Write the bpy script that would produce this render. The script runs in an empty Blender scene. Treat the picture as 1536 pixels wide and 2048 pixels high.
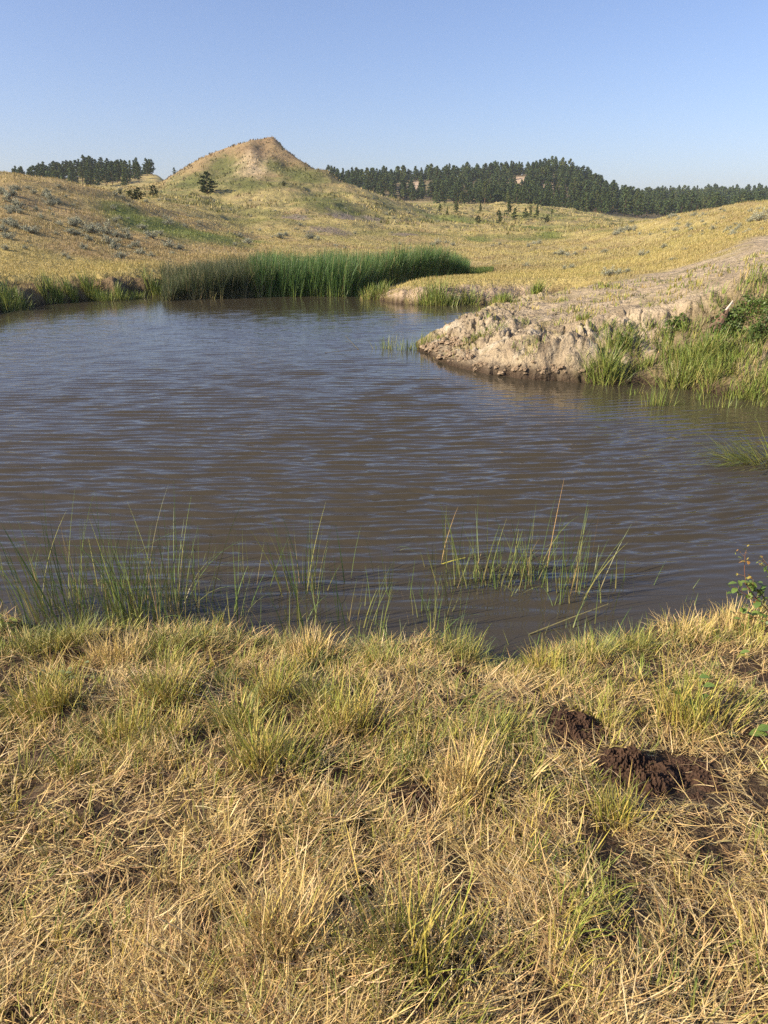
import bpy, math, random
import numpy as np
D = bpy.data
scene = bpy.context.scene
COL = scene.collection
rad = math.radians

# ------------------------------------------------------------------ camera
CAM_H = 2.2                       # eye above the water level (water is z = 0)
F_PX = 1420.0                     # focal length in photo pixels (1536 x 2048)
PITCH = rad(21.8)
cam_d = D.cameras.new("camera")
cam_d.sensor_fit = 'VERTICAL'
cam_d.sensor_height = 24.0
cam_d.lens = F_PX / 2048 * 24.0
cam_d.clip_start = 0.05
cam_d.clip_end = 6000
cam_d.dof.use_dof = True
cam_d.dof.focus_distance = 7.0
cam_d.dof.aperture_fstop = 16.0
cam = D.objects.new("camera", cam_d)
COL.objects.link(cam)
cam.location = (0, 0, CAM_H)
cam.rotation_euler = (rad(90) - PITCH, 0, 0)
scene.camera = cam

# ------------------------------------------------------------------ light
SUN_EL, SUN_AZ = rad(30), rad(-110)      # azimuth clockwise from +Y (view direction)
world = D.worlds.new("World")
scene.world = world
world.use_nodes = True
wn = world.node_tree
bg = wn.nodes["Background"]
sky = wn.nodes.new("ShaderNodeTexSky")
sky.sky_type = 'NISHITA'
sky.sun_disc = False
sky.sun_elevation = SUN_EL
sky.sun_rotation = SUN_AZ
sky.air_density = 1.0
sky.dust_density = 1.3
sky.ozone_density = 3.5
tint = wn.nodes.new("ShaderNodeVectorMath"); tint.operation = 'MULTIPLY'
tint.inputs[1].default_value = (1.08, 0.99, 1.10)      # slightly lavender summer haze
wn.links.new(sky.outputs[0], tint.inputs[0]); wn.links.new(tint.outputs[0], bg.inputs[0])
bg.inputs[1].default_value = 0.102
HAZE = 0.00015
sun_d = D.lights.new("sun", 'SUN')
sun_d.energy = 5.0
sun_d.angle = rad(0.53)
sun_d.color = (1.0, 0.84, 0.62)
sun = D.objects.new("sun", sun_d)
COL.objects.link(sun)
sun.location = (-40, 0, 40)
# light travels along local -Z; direction to the sun:
sx, sy, sz = math.sin(SUN_AZ) * math.cos(SUN_EL), math.cos(SUN_AZ) * math.cos(SUN_EL), math.sin(SUN_EL)
from mathutils import Vector, noise as mnoise
sun.rotation_euler = Vector((sx, sy, sz)).to_track_quat('Z', 'Y').to_euler()
scene.view_settings.view_transform = 'Standard'
scene.view_settings.look = 'None'
scene.view_settings.exposure = 0.72
scene.view_settings.gamma = 1.0
scene.cycles.use_denoising = False
scene.cycles.max_bounces = 6
scene.cycles.diffuse_bounces = 2
scene.cycles.glossy_bounces = 3
scene.cycles.transmission_bounces = 3
scene.cycles.volume_bounces = 1
scene.cycles.transparent_max_bounces = 4

# ------------------------------------------------------------------ helpers
rng = np.random.default_rng(7)
CP, SP = math.cos(PITCH), math.sin(PITCH)

def pix_az_tan(px, py):
    """azimuth (from +Y, to the right) and tan(elevation) of the view ray of a photo pixel"""
    Fw = F_PX * CP + (1024 - py) * SP
    Up = -F_PX * SP + (1024 - py) * CP
    lat = px - 768.0
    return math.atan2(lat, Fw), Up / math.hypot(Fw, lat)

def az_tan(az, py):
    Fw = F_PX * CP + (1024 - py) * SP
    Up = -F_PX * SP + (1024 - py) * CP
    return Up / (Fw / math.cos(az))

def on_water(px, py):
    az, t = pix_az_tan(px, py)
    r = CAM_H / -t
    return r * math.sin(az), r * math.cos(az)

_perm = np.random.default_rng(3).permutation(1024)
_ga = np.random.default_rng(4).random(1024) * 2 * math.pi
_gx, _gy = np.cos(_ga), np.sin(_ga)

def pnoise(x, y, seed=0):
    x = np.asarray(x, float); y = np.asarray(y, float)
    xi = np.floor(x).astype(np.int64); yi = np.floor(y).astype(np.int64)
    xf = x - xi; yf = y - yi
    u = xf * xf * xf * (xf * (xf * 6 - 15) + 10); v = yf * yf * yf * (yf * (yf * 6 - 15) + 10)
    def g(ix, iy, fx, fy):
        h = _perm[(_perm[(ix + seed * 37) & 1023] + iy) & 1023]
        return _gx[h] * fx + _gy[h] * fy
    a = g(xi, yi, xf, yf); b = g(xi + 1, yi, xf - 1, yf)
    c = g(xi, yi + 1, xf, yf - 1); d = g(xi + 1, yi + 1, xf - 1, yf - 1)
    return ((a + (b - a) * u) + ((c + (d - c) * u) - (a + (b - a) * u)) * v) * 1.5

def fbm(x, y, octaves=4, seed=0, gain=0.5):
    s = 0.0; a = 1.0; n = 0.0
    for o in range(octaves):
        s = s + a * pnoise(x * 2 ** o + 13.7 * o, y * 2 ** o - 7.3 * o, seed + o)
        n += a; a *= gain
    return s / n

def ridged(x, y, octaves=4, seed=0):
    s = 0.0; a = 1.0; n = 0.0
    for o in range(octaves):
        s = s + a * (1 - np.abs(pnoise(x * 2 ** o, y * 2 ** o, seed + o)) * 2)
        n += a; a *= 0.5
    return s / n

def sstep(a, b, x):
    t = np.clip((x - a) / (b - a), 0, 1)
    return t * t * (3 - 2 * t)

def pchip(xs, ys, x):
    """monotone cubic through (xs, ys); ys may have trailing axes"""
    xs = np.asarray(xs, float); ys = np.asarray(ys, float)
    h = np.diff(xs); dl = (np.diff(ys, axis=0).T / h).T
    m = np.zeros_like(ys)
    m[0], m[-1] = dl[0], dl[-1]
    w1 = (2 * h[1:] + h[:-1]); w2 = (h[1:] + 2 * h[:-1])
    sh = (-1,) + (1,) * (ys.ndim - 1)
    w1 = w1.reshape(sh); w2 = w2.reshape(sh)
    a, b = dl[:-1], dl[1:]
    with np.errstate(divide='ignore', invalid='ignore'):
        hm = (w1 + w2) / (w1 / a + w2 / b)
    m[1:-1] = np.where(a * b > 0, hm, 0)
    x = np.clip(x, xs[0], xs[-1])
    i = np.clip(np.searchsorted(xs, x) - 1, 0, len(xs) - 2)
    hh = h[i]; t = (x - xs[i]) / hh
    if ys.ndim > 1:
        hh = hh[:, None]; t = t[:, None]
    return ((2*t**3 - 3*t**2 + 1) * ys[i] + (t**3 - 2*t**2 + t) * hh * m[i]
            + (-2*t**3 + 3*t**2) * ys[i+1] + (t**3 - t**2) * hh * m[i+1])

def new_mesh(name, verts, faces, colors=None, mat=None, smooth=False, loops=4):
    """faces: (n, loops) index array; colors: (nverts, 3) linear"""
    me = D.meshes.new(name)
    verts = np.ascontiguousarray(verts, dtype=np.float32); faces = np.ascontiguousarray(faces, dtype=np.int32)
    me.vertices.add(len(verts)); me.vertices.foreach_set("co", verts.ravel())
    me.loops.add(faces.size); me.loops.foreach_set("vertex_index", faces.ravel())
    me.polygons.add(len(faces))
    me.polygons.foreach_set("loop_start", np.arange(0, faces.size, loops, dtype=np.int32))
    me.polygons.foreach_set("use_smooth", np.full(len(faces), smooth))
    me.update(calc_edges=True)
    if colors is not None:
        ca = me.color_attributes.new("Col", 'FLOAT_COLOR', 'POINT')
        c4 = np.ones((len(verts), 4), dtype=np.float32); c4[:, :3] = colors
        ca.data.foreach_set("color", c4.ravel())
    if mat: me.materials.append(mat)
    return me

def link(name, me, parent=None, label=None, cat=None, group=None, kind=None, loc=None):
    o = D.objects.new(name, me); COL.objects.link(o)
    if parent: o.parent = parent
    if label: o["label"] = label
    if cat: o["category"] = cat
    if group: o["group"] = group
    if kind: o["kind"] = kind
    if loc is not None: o.location = loc
    return o

# ------------------------------------------------------------------ materials
def mat_new(name):
    m = D.materials.new(name); m.use_nodes = True
    nt = m.node_tree
    return m, nt, nt.nodes["Principled BSDF"], nt.nodes["Material Output"]

def mat_leafy(name, trans=0.25, rough=0.6, var=0.25, scale=30.0, spec=0.25):
    m, nt, p, out = mat_new(name)
    at = nt.nodes.new("ShaderNodeAttribute"); at.attribute_name = "Col"
    geo = nt.nodes.new("ShaderNodeNewGeometry")
    nz = nt.nodes.new("ShaderNodeTexNoise"); nz.inputs["Scale"].default_value = scale
    nt.links.new(geo.outputs["Position"], nz.inputs["Vector"])
    hsv = nt.nodes.new("ShaderNodeHueSaturation")
    mr = nt.nodes.new("ShaderNodeMapRange")
    mr.inputs[3].default_value = 1 - var; mr.inputs[4].default_value = 1 + var
    nt.links.new(nz.outputs[0], mr.inputs[0]); nt.links.new(mr.outputs[0], hsv.inputs["Value"])
    nt.links.new(at.outputs[0], hsv.inputs["Color"])
    nt.links.new(hsv.outputs[0], p.inputs["Base Color"])
    p.inputs["Roughness"].default_value = rough
    p.inputs["Specular IOR Level"].default_value = spec
    tr = nt.nodes.new("ShaderNodeBsdfTranslucent"); nt.links.new(hsv.outputs[0], tr.inputs[0])
    mx = nt.nodes.new("ShaderNodeMixShader"); mx.inputs[0].default_value = trans
    nt.links.new(p.outputs[0], mx.inputs[1]); nt.links.new(tr.outputs[0], mx.inputs[2])
    nt.links.new(mx.outputs[0], out.inputs[0])
    return m

def mat_ground():
    m, nt, p, out = mat_new("ground_earth_and_grass")
    at = nt.nodes.new("ShaderNodeAttribute"); at.attribute_name = "Col"
    geo = nt.nodes.new("ShaderNodeNewGeometry")
    def noise(scale, detail, rough=0.6):
        n = nt.nodes.new("ShaderNodeTexNoise"); n.inputs["Scale"].default_value = scale
        n.inputs["Detail"].default_value = detail; n.inputs["Roughness"].default_value = rough
        nt.links.new(geo.outputs["Position"], n.inputs["Vector"]); return n
    n1 = noise(1.3, 8, 0.65); n2 = noise(22.0, 6, 0.7)
    add = nt.nodes.new("ShaderNodeMath"); add.operation = 'ADD'
    nt.links.new(n1.outputs[0], add.inputs[0]); nt.links.new(n2.outputs[0], add.inputs[1])
    mr = nt.nodes.new("ShaderNodeMapRange"); mr.inputs[1].default_value = 0.75; mr.inputs[2].default_value = 1.25
    mr.inputs[3].default_value = 0.72; mr.inputs[4].default_value = 1.28
    nt.links.new(add.outputs[0], mr.inputs[0])
    hsv = nt.nodes.new("ShaderNodeHueSaturation")
    nt.links.new(mr.outputs[0], hsv.inputs["Value"]); nt.links.new(at.outputs[0], hsv.inputs["Color"])
    nt.links.new(hsv.outputs[0], p.inputs["Base Color"])
    p.inputs["Roughness"].default_value = 0.9; p.inputs["Specular IOR Level"].default_value = 0.15
    b1 = nt.nodes.new("ShaderNodeBump"); b1.inputs["Strength"].default_value = 0.6; b1.inputs["Distance"].default_value = 0.35
    b2 = nt.nodes.new("ShaderNodeBump"); b2.inputs["Strength"].default_value = 0.7; b2.inputs["Distance"].default_value = 0.04
    nt.links.new(n1.outputs[0], b1.inputs["Height"]); nt.links.new(n2.outputs[0], b2.inputs["Height"])
    n3 = noise(0.22, 7, 0.68)
    b3 = nt.nodes.new("ShaderNodeBump"); b3.inputs["Strength"].default_value = 0.55; b3.inputs["Distance"].default_value = 2.2
    nt.links.new(n3.outputs[0], b3.inputs["Height"]); nt.links.new(b3.outputs[0], b1.inputs["Normal"])
    nt.links.new(b1.outputs[0], b2.inputs["Normal"]); nt.links.new(b2.outputs[0], p.inputs["Normal"])
    return m

def mat_water():
    m, nt, p, out = mat_new("muddy_pond_water")
    p.inputs["Base Color"].default_value = (0.055, 0.047, 0.031, 1)
    p.inputs["Roughness"].default_value = 0.03
    p.inputs["IOR"].default_value = 1.333
    geo = nt.nodes.new("ShaderNodeNewGeometry")
    mp = nt.nodes.new("ShaderNodeMapping"); mp.inputs["Scale"].default_value = (7, 22, 1)
    nt.links.new(geo.outputs["Position"], mp.inputs[0])
    n = nt.nodes.new("ShaderNodeTexNoise"); n.inputs["Scale"].default_value = 1.0; n.inputs["Detail"].default_value = 2
    nt.links.new(mp.outputs[0], n.inputs["Vector"])
    b = nt.nodes.new("ShaderNodeBump"); b.inputs["Strength"].default_value = 0.12; b.inputs["Distance"].default_value = 0.02
    nt.links.new(n.outputs[0], b.inputs["Height"]); nt.links.new(b.outputs[0], p.inputs["Normal"])
    return m

def mat_solid(name, var_scale=8.0, rough=0.9, bump=0.5, dist=0.01, var=0.3):
    m, nt, p, out = mat_new(name)
    at = nt.nodes.new("ShaderNodeAttribute"); at.attribute_name = "Col"
    tc = nt.nodes.new("ShaderNodeTexCoord")
    nz = nt.nodes.new("ShaderNodeTexNoise"); nz.inputs["Scale"].default_value = var_scale; nz.inputs["Detail"].default_value = 6
    nz.inputs["Roughness"].default_value = 0.7
    nt.links.new(tc.outputs["Object"], nz.inputs["Vector"])
    hsv = nt.nodes.new("ShaderNodeHueSaturation")
    mr = nt.nodes.new("ShaderNodeMapRange"); mr.inputs[3].default_value = 1 - var; mr.inputs[4].default_value = 1 + var
    nt.links.new(nz.outputs[0], mr.inputs[0]); nt.links.new(mr.outputs[0], hsv.inputs["Value"])
    nt.links.new(at.outputs[0], hsv.inputs["Color"]); nt.links.new(hsv.outputs[0], p.inputs["Base Color"])
    p.inputs["Roughness"].default_value = rough; p.inputs["Specular IOR Level"].default_value = 0.2
    b = nt.nodes.new("ShaderNodeBump"); b.inputs["Strength"].default_value = bump; b.inputs["Distance"].default_value = dist
    nt.links.new(nz.outputs[0], b.inputs["Height"]); nt.links.new(b.outputs[0], p.inputs["Normal"])
    return m

M_GROUND = mat_ground()
M_WATER = mat_water()
M_STRAW = mat_leafy("dry_and_green_grass_blades", 0.12, 0.55, 0.2, 40)
M_REED = mat_leafy("green_reed_leaves", 0.2, 0.45, 0.2, 3, 0.35)
M_SAGE = mat_leafy("silver_sagebrush_leaves", 0.15, 0.8, 0.25, 4, 0.1)
M_PINE = mat_leafy("dark_pine_needles", 0.12, 0.7, 0.3, 0.6, 0.15)
M_LEAF = mat_leafy("fresh_broad_leaves", 0.25, 0.45, 0.15, 40, 0.4)
M_BARK = mat_solid("brown_bark", 3.0)
M_DUNG = mat_solid("dark_brown_dung_and_soil", 60.0, 0.85, 0.9, 0.008, 0.45)
M_CLAY = mat_solid("dry_pale_clay", 14.0, 0.95, 0.8, 0.02, 0.25)
M_WOOD = mat_solid("weathered_wood", 20.0)

# ------------------------------------------------------------------ terrain: hill profile table
# every entry: (distance in m, photo row the ground reaches there) along one direction; ('z' rows are heights)
TABLE = [
 (-260, [(24,530),(30,515),(40,455),(52,385),(64,350),(80,345),(110,360),(200,385),(350,372),(450,350),(700,400),(1500,440)]),
 (0,    [(24,553),(29,540),(36,486),(44,428),(52,382),(60,354),(68,345),(85,362),(130,385),(220,390),(330,384),(400,376),(450,368),(700,400),(1500,440)]),
 (130,  [(25,556),(31,540),(38,490),(46,438),(54,397),(62,372),(70,362),(78,370),(100,390),(160,388),(240,380),(330,382),(390,366),(440,358),(600,400),(1500,440)]),
 (230,  [(25,556),(32,535),(39,500),(48,458),(56,422),(64,398),(72,388),(82,404),(110,398),(160,388),(240,378),(320,382),(370,366),(430,352),(600,400),(1500,440)]),
 (320,  [(25,556),(32,535),(42,500),(52,466),(62,438),(72,420),(84,412),(105,403),(140,392),(200,381),(260,371),(300,377),(350,366),(395,350),(440,372),(600,410),(1500,440)]),
 (352,  [(26,556),(34,534),(44,500),(55,470),(66,445),(78,428),(92,418),(115,408),(150,392),(190,370),(235,347),(270,352),(350,372),(420,385),(600,410),(1500,440)]),
 (400,  [(26,556),(34,534),(44,505),(56,478),(68,456),(80,440),(95,428),(115,416),(145,395),(185,357),(230,320),(255,330),(330,370),(420,385),(600,410),(1500,440)]),
 (450,  [(26,556),(35,532),(46,505),(60,480),(75,462),(88,452),(104,436),(125,418),(150,396),(185,352),(228,299),(255,315),(330,370),(420,385),(600,410),(1500,440)]),
 (525,  [(26,559),(36,533),(49,508),(63,488),(78,473),(92,462),(102,444),(119,426),(143,401),(179,352),(205,309),(225,278),(247,293),(330,366),(420,382),(600,405),(1500,440)]),
 (558,  [(26,561),(36,535),(50,509),(64,488),(80,473),(94,462),(101,445),(118,428),(141,403),(175,356),(202,318),(221,286),(242,300),(330,365),(420,380),(600,400),(1500,440)]),
 (500,  [(26,558),(36,532),(48,508),(62,488),(76,474),(90,462),(104,444),(120,425),(145,400),(180,353),(226,284),(250,300),(330,370),(420,385),(600,410),(1500,440)]),
 (545,  [(26,560),(36,534),(50,508),(64,488),(80,472),(94,462),(101,445),(118,428),(142,402),(178,352),(205,310),(224,274),(245,290),(330,365),(420,380),(600,400),(1500,440)]),
 (572,  [(26,562),(36,536),(50,510),(64,488),(80,474),(94,463),(101,446),(118,428),(140,404),(172,362),(197,330),(215,301),(236,312),(330,365),(420,380),(600,400),(1500,440)]),
 (600,  [(26,563),(36,538),(50,512),(64,490),(80,474),(94,465),(102,448),(118,428),(136,407),(164,375),(187,345),(205,320),(226,334),(330,370),(430,380),(600,385),(1500,440)]),
 (640,  [(26,565),(37,540),(50,514),(64,492),(80,476),(94,466),(103,450),(118,432),(132,413),(158,388),(178,362),(192,344),(212,358),(350,390),(450,380),(540,368),(700,400),(1500,440)]),
 (700,  [(27,568),(38,540),(52,514),(68,494),(84,478),(97,467),(107,450),(125,434),(142,415),(164,392),(182,372),(206,384),(320,400),(430,393),(560,368),(700,400),(1500,440)]),
 (760,  [(27,572),(38,543),(52,516),(68,496),(84,480),(100,468),(120,448),(138,430),(156,413),(184,394),(212,404),(320,415),(420,400),(560,368),(700,400),(1500,440)]),
 (820,  [(25,566),(38,544),(52,518),(68,498),(86,482),(104,470),(128,454),(155,436),(180,422),(210,412),(250,416),(330,418),(430,402),(570,362),(700,395),(1500,440)]),
 (880,  [(25,562),(37,545),(50,522),(66,502),(86,484),(106,472),(135,458),(165,444),(200,430),(250,424),(310,413),(350,412),(430,402),(570,360),(700,395),(1500,440)]),
 (1000, [(24,562),(34,548),(46,526),(60,508),(80,490),(105,476),(140,462),(180,448),(220,435),(265,420),(315,408),(350,414),(440,400),(520,372),(590,354),(720,385),(1500,440)]),
 (1100, [(23,565),(32,548),(44,528),(58,510),(78,491),(104,476),(140,463),(185,450),(230,437),(275,426),(325,418),(360,426),(440,405),(520,366),(600,344),(720,385),(1500,440)]),
 (1150, [(21,570),(30,548),(42,528),(56,508),(76,489),(100,475),(138,462),(185,450),(230,439),(280,429),(330,424),(370,430),(450,408),(530,380),(610,360),(720,390),(900,406),(1500,440)]),
 (1210, [(9,722),(12.5,640),(15,605),(18,580),(24,556),(34,530),(46,508),(60,490),(80,472),(110,460),(150,455),(210,448),(270,438),(330,433),(400,430),(480,415),(560,400),(640,393),(750,410),(900,404),(1500,440)]),
 (1280, [(9,722),(12.5,628),(15,598),(18,574),(23,552),(32,525),(44,500),(58,478),(74,460),(95,449),(120,452),(180,452),(260,446),(350,444),(480,430),(600,415),(750,408),(880,401),(1000,412),(1500,440)]),
 (1350, [(9,720),(12.2,618),(15,588),(18,564),(22,548),(30,515),(42,484),(56,458),(70,440),(82,434),(100,440),(150,448),(260,446),(400,440),(600,420),(750,406),(880,396),(1000,408),(1500,440)]),
 (1440, [(9,715),(11.5,625),(13,590),(14.5,560),(17,545),(20,530),(26,502),(36,470),(48,442),(60,426),(72,419),(90,428),(150,446),(260,446),(400,440),(600,422),(750,408),(880,397),(1000,405),(1500,440)]),
 (1536, [(8.5,715),(11,625),(12.8,592),(13.8,545),(17,530),(20,505),(26,476),(36,446),(48,420),(60,409),(70,405),(90,420),(150,446),(260,446),(400,440),(600,422),(750,408),(880,397),(1000,405),(1500,440)]),
 (1760, [(8,715),(11,600),(12.5,570),(14,520),(18,495),(25,455),(36,415),(48,395),(60,385),(90,400),(150,440),(400,440),(750,415),(880,400),(1500,440)]),
]
NR = 460
LR = np.linspace(math.log(0.4), math.log(1600), NR)
Rg = np.exp(LR)
cols_az, cols_z = [], []
TABLE.sort(key=lambda c: c[0])
for px, pts in TABLE:
    ytop = min(min(py for _, py in pts), 450)
    az, _ = pix_az_tan(px, ytop if 340 < px < 700 else 450)
    rs = [0.4, 2.0, 3.6, 6.5]; zs = [0.62, 0.42, 0.26, 0.5]
    for r, py in pts:
        rs.append(r); zs.append(CAM_H + r * az_tan(az, py))
    cols_az.append(az); cols_z.append(pchip(np.log(rs), zs, LR))
gz = pchip(np.log([0.4, 3, 8, 25, 70, 200, 600, 1600]), [0.62, 0.7, 1.0, 1.6, 5.0, 9.0, 16.0, 12.0], LR)
cols_az = [-math.pi, -1.6] + cols_az + [1.6, math.pi]
cols_z = [gz, gz] + cols_z + [gz, gz]
AZF = np.concatenate([np.linspace(-math.pi, -0.72, 60, endpoint=False), np.linspace(-0.72, 0.72, 700), np.linspace(0.72, math.pi, 61)[1:]])
BASE = pchip(np.array(cols_az), np.array(cols_z), AZF)          # (az, r) base heights

def grid_interp(G, azs, lrs, x, y):
    az = np.arctan2(x, y); lr = np.log(np.maximum(np.hypot(x, y), 0.3))
    i = np.clip(np.searchsorted(azs, az) - 1, 0, len(azs) - 2)
    j = np.clip(np.searchsorted(lrs, lr) - 1, 0, len(lrs) - 2)
    u = np.clip((az - azs[i]) / (azs[i+1] - azs[i]), 0, 1); v = np.clip((lr - lrs[j]) / (lrs[j+1] - lrs[j]), 0, 1)
    return (G[i, j] * (1-u) * (1-v) + G[i+1, j] * u * (1-v) + G[i, j+1] * (1-u) * v + G[i+1, j+1] * u * v)

# ------------------------------------------------------------------ pond outline (photo pixel on the water plane, bank width, bank height)
SHORE = [  # near shore, left to right
 (-420,1262,.35,.17),(-150,1255,.35,.17),(0,1252,.3,.14),(120,1262,.3,.12),(200,1268,.3,.12),(330,1276,.3,.12),(450,1272,.3,.14),(560,1282,.3,.14),
 (700,1296,.25,.14),(800,1306,.22,.14),(880,1304,.2,.14),(945,1316,.2,.12),(985,1345,.12,.14),(1030,1352,.12,.14),(1060,1322,.2,.12),
 (1110,1296,.3,.14),(1200,1298,.3,.14),(1255,1302,.2,.14),(1290,1270,.3,.14),(1360,1258,.3,.14),(1430,1248,.3,.12),(1490,1222,.3,.14),(1560,1195,.3,.26),(1700,1150,.4,.3),(1960,1080,.5,.4),
 # beyond the right edge, then the clay bank, right to left
 (2100,940,1,.6),(1900,850,1,.8),(1700,815,1,.8),(1560,802,.6,.5),(1480,792,.6,.45),(1400,778,.6,.4),(1300,768,.5,.35),(1240,768,.45,.35),(1180,766,.5,.62),(1110,762,.5,.68),(1040,757,.5,.64),
 (980,750,.5,.52),(930,740,.45,.35),(890,726,.4,.25),(858,713,.35,.2),(843,700,.3,.2),(850,688,.3,.22),(880,676,.3,.28),(925,660,.45,.4),(965,645,.5,.5),(1005,634,.6,.6),(1060,625,.6,.6),(1110,618,.6,.5),
 (1090,606,.4,.3),(1050,606,.35,.3),(1000,608,.35,.42),(900,610,.35,.46),(830,609,.35,.46),(790,607,.35,.42),(765,601,.3,.3),(722,598,.4,.15),
 (745,586,.6,.2),(800,574,.8,.25),(860,564,.8,.25),(920,558,1,.2),(925,552,1,.2),(800,551,1,.2),(650,552,1,.2),(480,558,1,.25),(380,568,.8,.3),(345,580,.5,.4),(330,588,.4,.5),
 (270,593,.4,.55),(235,600,.35,.55),(200,598,.35,.55),(130,604,.35,.5),(60,611,.4,.5),(0,622,.5,.5),(-60,634,.5,.5),(-200,650,.6,.5),(-420,700,.8,.6),(-700,780,1,.6)]
sh = []
for px, py, w, h in SHORE:
    x, y = on_water(px, py); sh.append((x, y, w, h))
sh += [(-13.5, 5.0, 1, .6), (-9, 2.6, .6, .4)]
sh = np.array(sh)

def shore_dist(x, y):
    """signed distance (positive on land) with local bank width and lip height"""
    x = np.asarray(x, float); y = np.asarray(y, float)
    n = len(sh)
    best = np.full(x.shape, 1e9); inside = np.zeros(x.shape, bool)
    sw = np.zeros(x.shape); swt = np.zeros(x.shape); shh = np.zeros(x.shape)
    for k in range(n):
        ax, ay, aw, ah = sh[k]; bx, by, bw, bh = sh[(k + 1) % n]
        dx, dy = bx - ax, by - ay
        t = np.clip(((x - ax) * dx + (y - ay) * dy) / (dx * dx + dy * dy), 0, 1)
        d2 = (x - ax - t * dx) ** 2 + (y - ay - t * dy) ** 2
        best = np.minimum(best, d2)
        wt = 1 / (d2 + 0.02) ** 2
        sw += wt * (aw + t * (bw - aw)); shh += wt * (ah + t * (bh - ah)); swt += wt
        c = ((ay > y) != (by > y)) & (x < dx * (y - ay) / (dy if dy else 1e-9) + ax)
        inside ^= c
    d = np.sqrt(best)
    return np.where(inside, -d, d), sw / swt, shh / swt

def clay_mask(x, y, d=None):
    """bare clay: the bank on the right and its cut face"""
    az = np.arctan2(x, y); r = np.hypot(x, y)
    pxh = 768 + np.tan(az) * (F_PX * CP + 460 * SP)
    nz = fbm(x * 0.5, y * 0.5, 3, 11)
    m = sstep(820, 860, pxh + nz * 30) * sstep(8.0, 9.0, r) * (1 - sstep(18.5, 22.5, r + nz * 5 + (1180 - pxh) * 0.012)) * sstep(0, 1, (r - 9) / 1.0 + 0.0)
    hi = sstep(1440, 1500, pxh + nz * 50) * sstep(18, 20, r) * (1 - sstep(25, 29, r + nz * 5))
    return np.maximum(m, hi * 0.9)

def green_right(x, y):
    """grassy lower slope of the right bank"""
    az = np.arctan2(x, y); r = np.hypot(x, y)
    pxh = 768 + np.tan(az) * (F_PX * CP + 460 * SP)
    nz = fbm(x * 1.3, y * 1.3, 3, 15)
    lim = np.interp(pxh, [1150, 1200, 1300, 1400, 1480, 1600], [9.9, 11.3, 12.0, 12.4, 13.3, 13.9])
    return sstep(1150, 1215, pxh + nz * 50) * (1 - sstep(lim - .2, lim + .7, r + nz * 1.0)) * sstep(6, 7, r)

LRB = LR
def base_height(x, y):
    return grid_interp(BASE, AZF, LRB, x, y)

def height_full(x, y):
    r = np.hypot(x, y)
    wx = x + 0.13 * fbm(x * 2.2, y * 2.2, 3, 1) + 0.35 * fbm(x * .5, y * .5, 2, 2) * sstep(5, 12, r)
    wy = y + 0.17 * fbm(x * 2.0, y * 2.2, 3, 5) + 0.0
    d, w, lip = shore_dist(wx, wy)
    b = base_height(x, y)
    # relief of the hills
    far = sstep(24, 60, r)
    amp = 0.08 * sstep(18, 30, r) + 0.0030 * np.minimum(r, 110) * far * (1 - .5 * sstep(130, 200, r))
    hushed = 1 - .75 * sstep(11, 22, b) * (1 - sstep(290, 340, r))
    amp = amp * hushed; far = far * hushed
    rel = amp * (fbm(x / (6 + .05 * 60), y / 9, 4, 21) + 0.7 * fbm(x / 28, y / 28, 3, 27)) * 1.6
    gul = 0.007 * np.minimum(r, 260) * far * (ridged(x / 20, y / 34, 4, 31) - 0.62) * 1.1
    b = b + rel - gul * sstep(60, 130, r) * (1 - sstep(300, 420, r))
    # terracettes / small ledges on the slopes
    led = 0.16 * far * np.sin(b * 5.2 + 2.5 * fbm(x / 14, y / 14, 3, 41)) * (1 - sstep(240, 320, r))
    b = b + led * 0.5
    near = 1 - sstep(4.5, 7, r)
    b = b + near * (0.035 * fbm(x * 3.1, y * 3.1, 4, 51) + 0.045 * fbm(x * 1.1, y * 1.1, 2, 55))
    cm = clay_mask(x, y) * (1 - sstep(18, 24, r) * .6)
    b = b + cm * (0.09 * fbm(x * .9, y * .9, 5, 61, 0.5) + 0.05 * (ridged(x * 3, y * 3, 3, 66) - .6))
    t = np.clip(d / w, 0, 1)
    prof = t ** 0.55
    lipn = lip * (1 + 0.35 * fbm(x * 1.7, y * 1.7, 2, 71))
    lipn = np.minimum(lipn, np.maximum(b, 0.12))
    land = prof * lipn + (b - lipn) * sstep(0, 1, (d - w * .7) / (2.2 * w + .25))
    # slumped, fissured clay on bank faces
    face = sstep(0.02, 0.2, d) * (1 - sstep(1.2, 2.2, d)) * sstep(8, 9, r) * (1 - sstep(40, 50, r))
    cmf = np.maximum(cm, 0.3 * sstep(18, 20, r))
    land = land + face * cmf * (0.09 * (ridged(x * 1.5, y * 1.5, 5, 81) - 0.58) + 0.12 * fbm(x * 2.8, y * 2.8, 6, 86, .68) + .03 * fbm(x * 11, y * 11, 3, 88))
    fis = 1 - sstep(0.0, .13, np.abs(pnoise(x * 1.5 + .3 * pnoise(x * 4, y * 4, 9), y * 1.5, 93))); fis2 = 1 - sstep(0.0, .12, np.abs(pnoise(x * 3.7, y * 2.2, 97)))
    land = land - face * cmf * (.11 * fis + .07 * fis2) * sstep(.25, .6, d)
    land = np.maximum(land, 0.015 + 0.05 * t)
    bed = -0.04 - 0.5 * sstep(0, 1.5, -d) - 0.25 * sstep(0, .2, -d)
    return np.where(d > 0, land, bed), d

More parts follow.
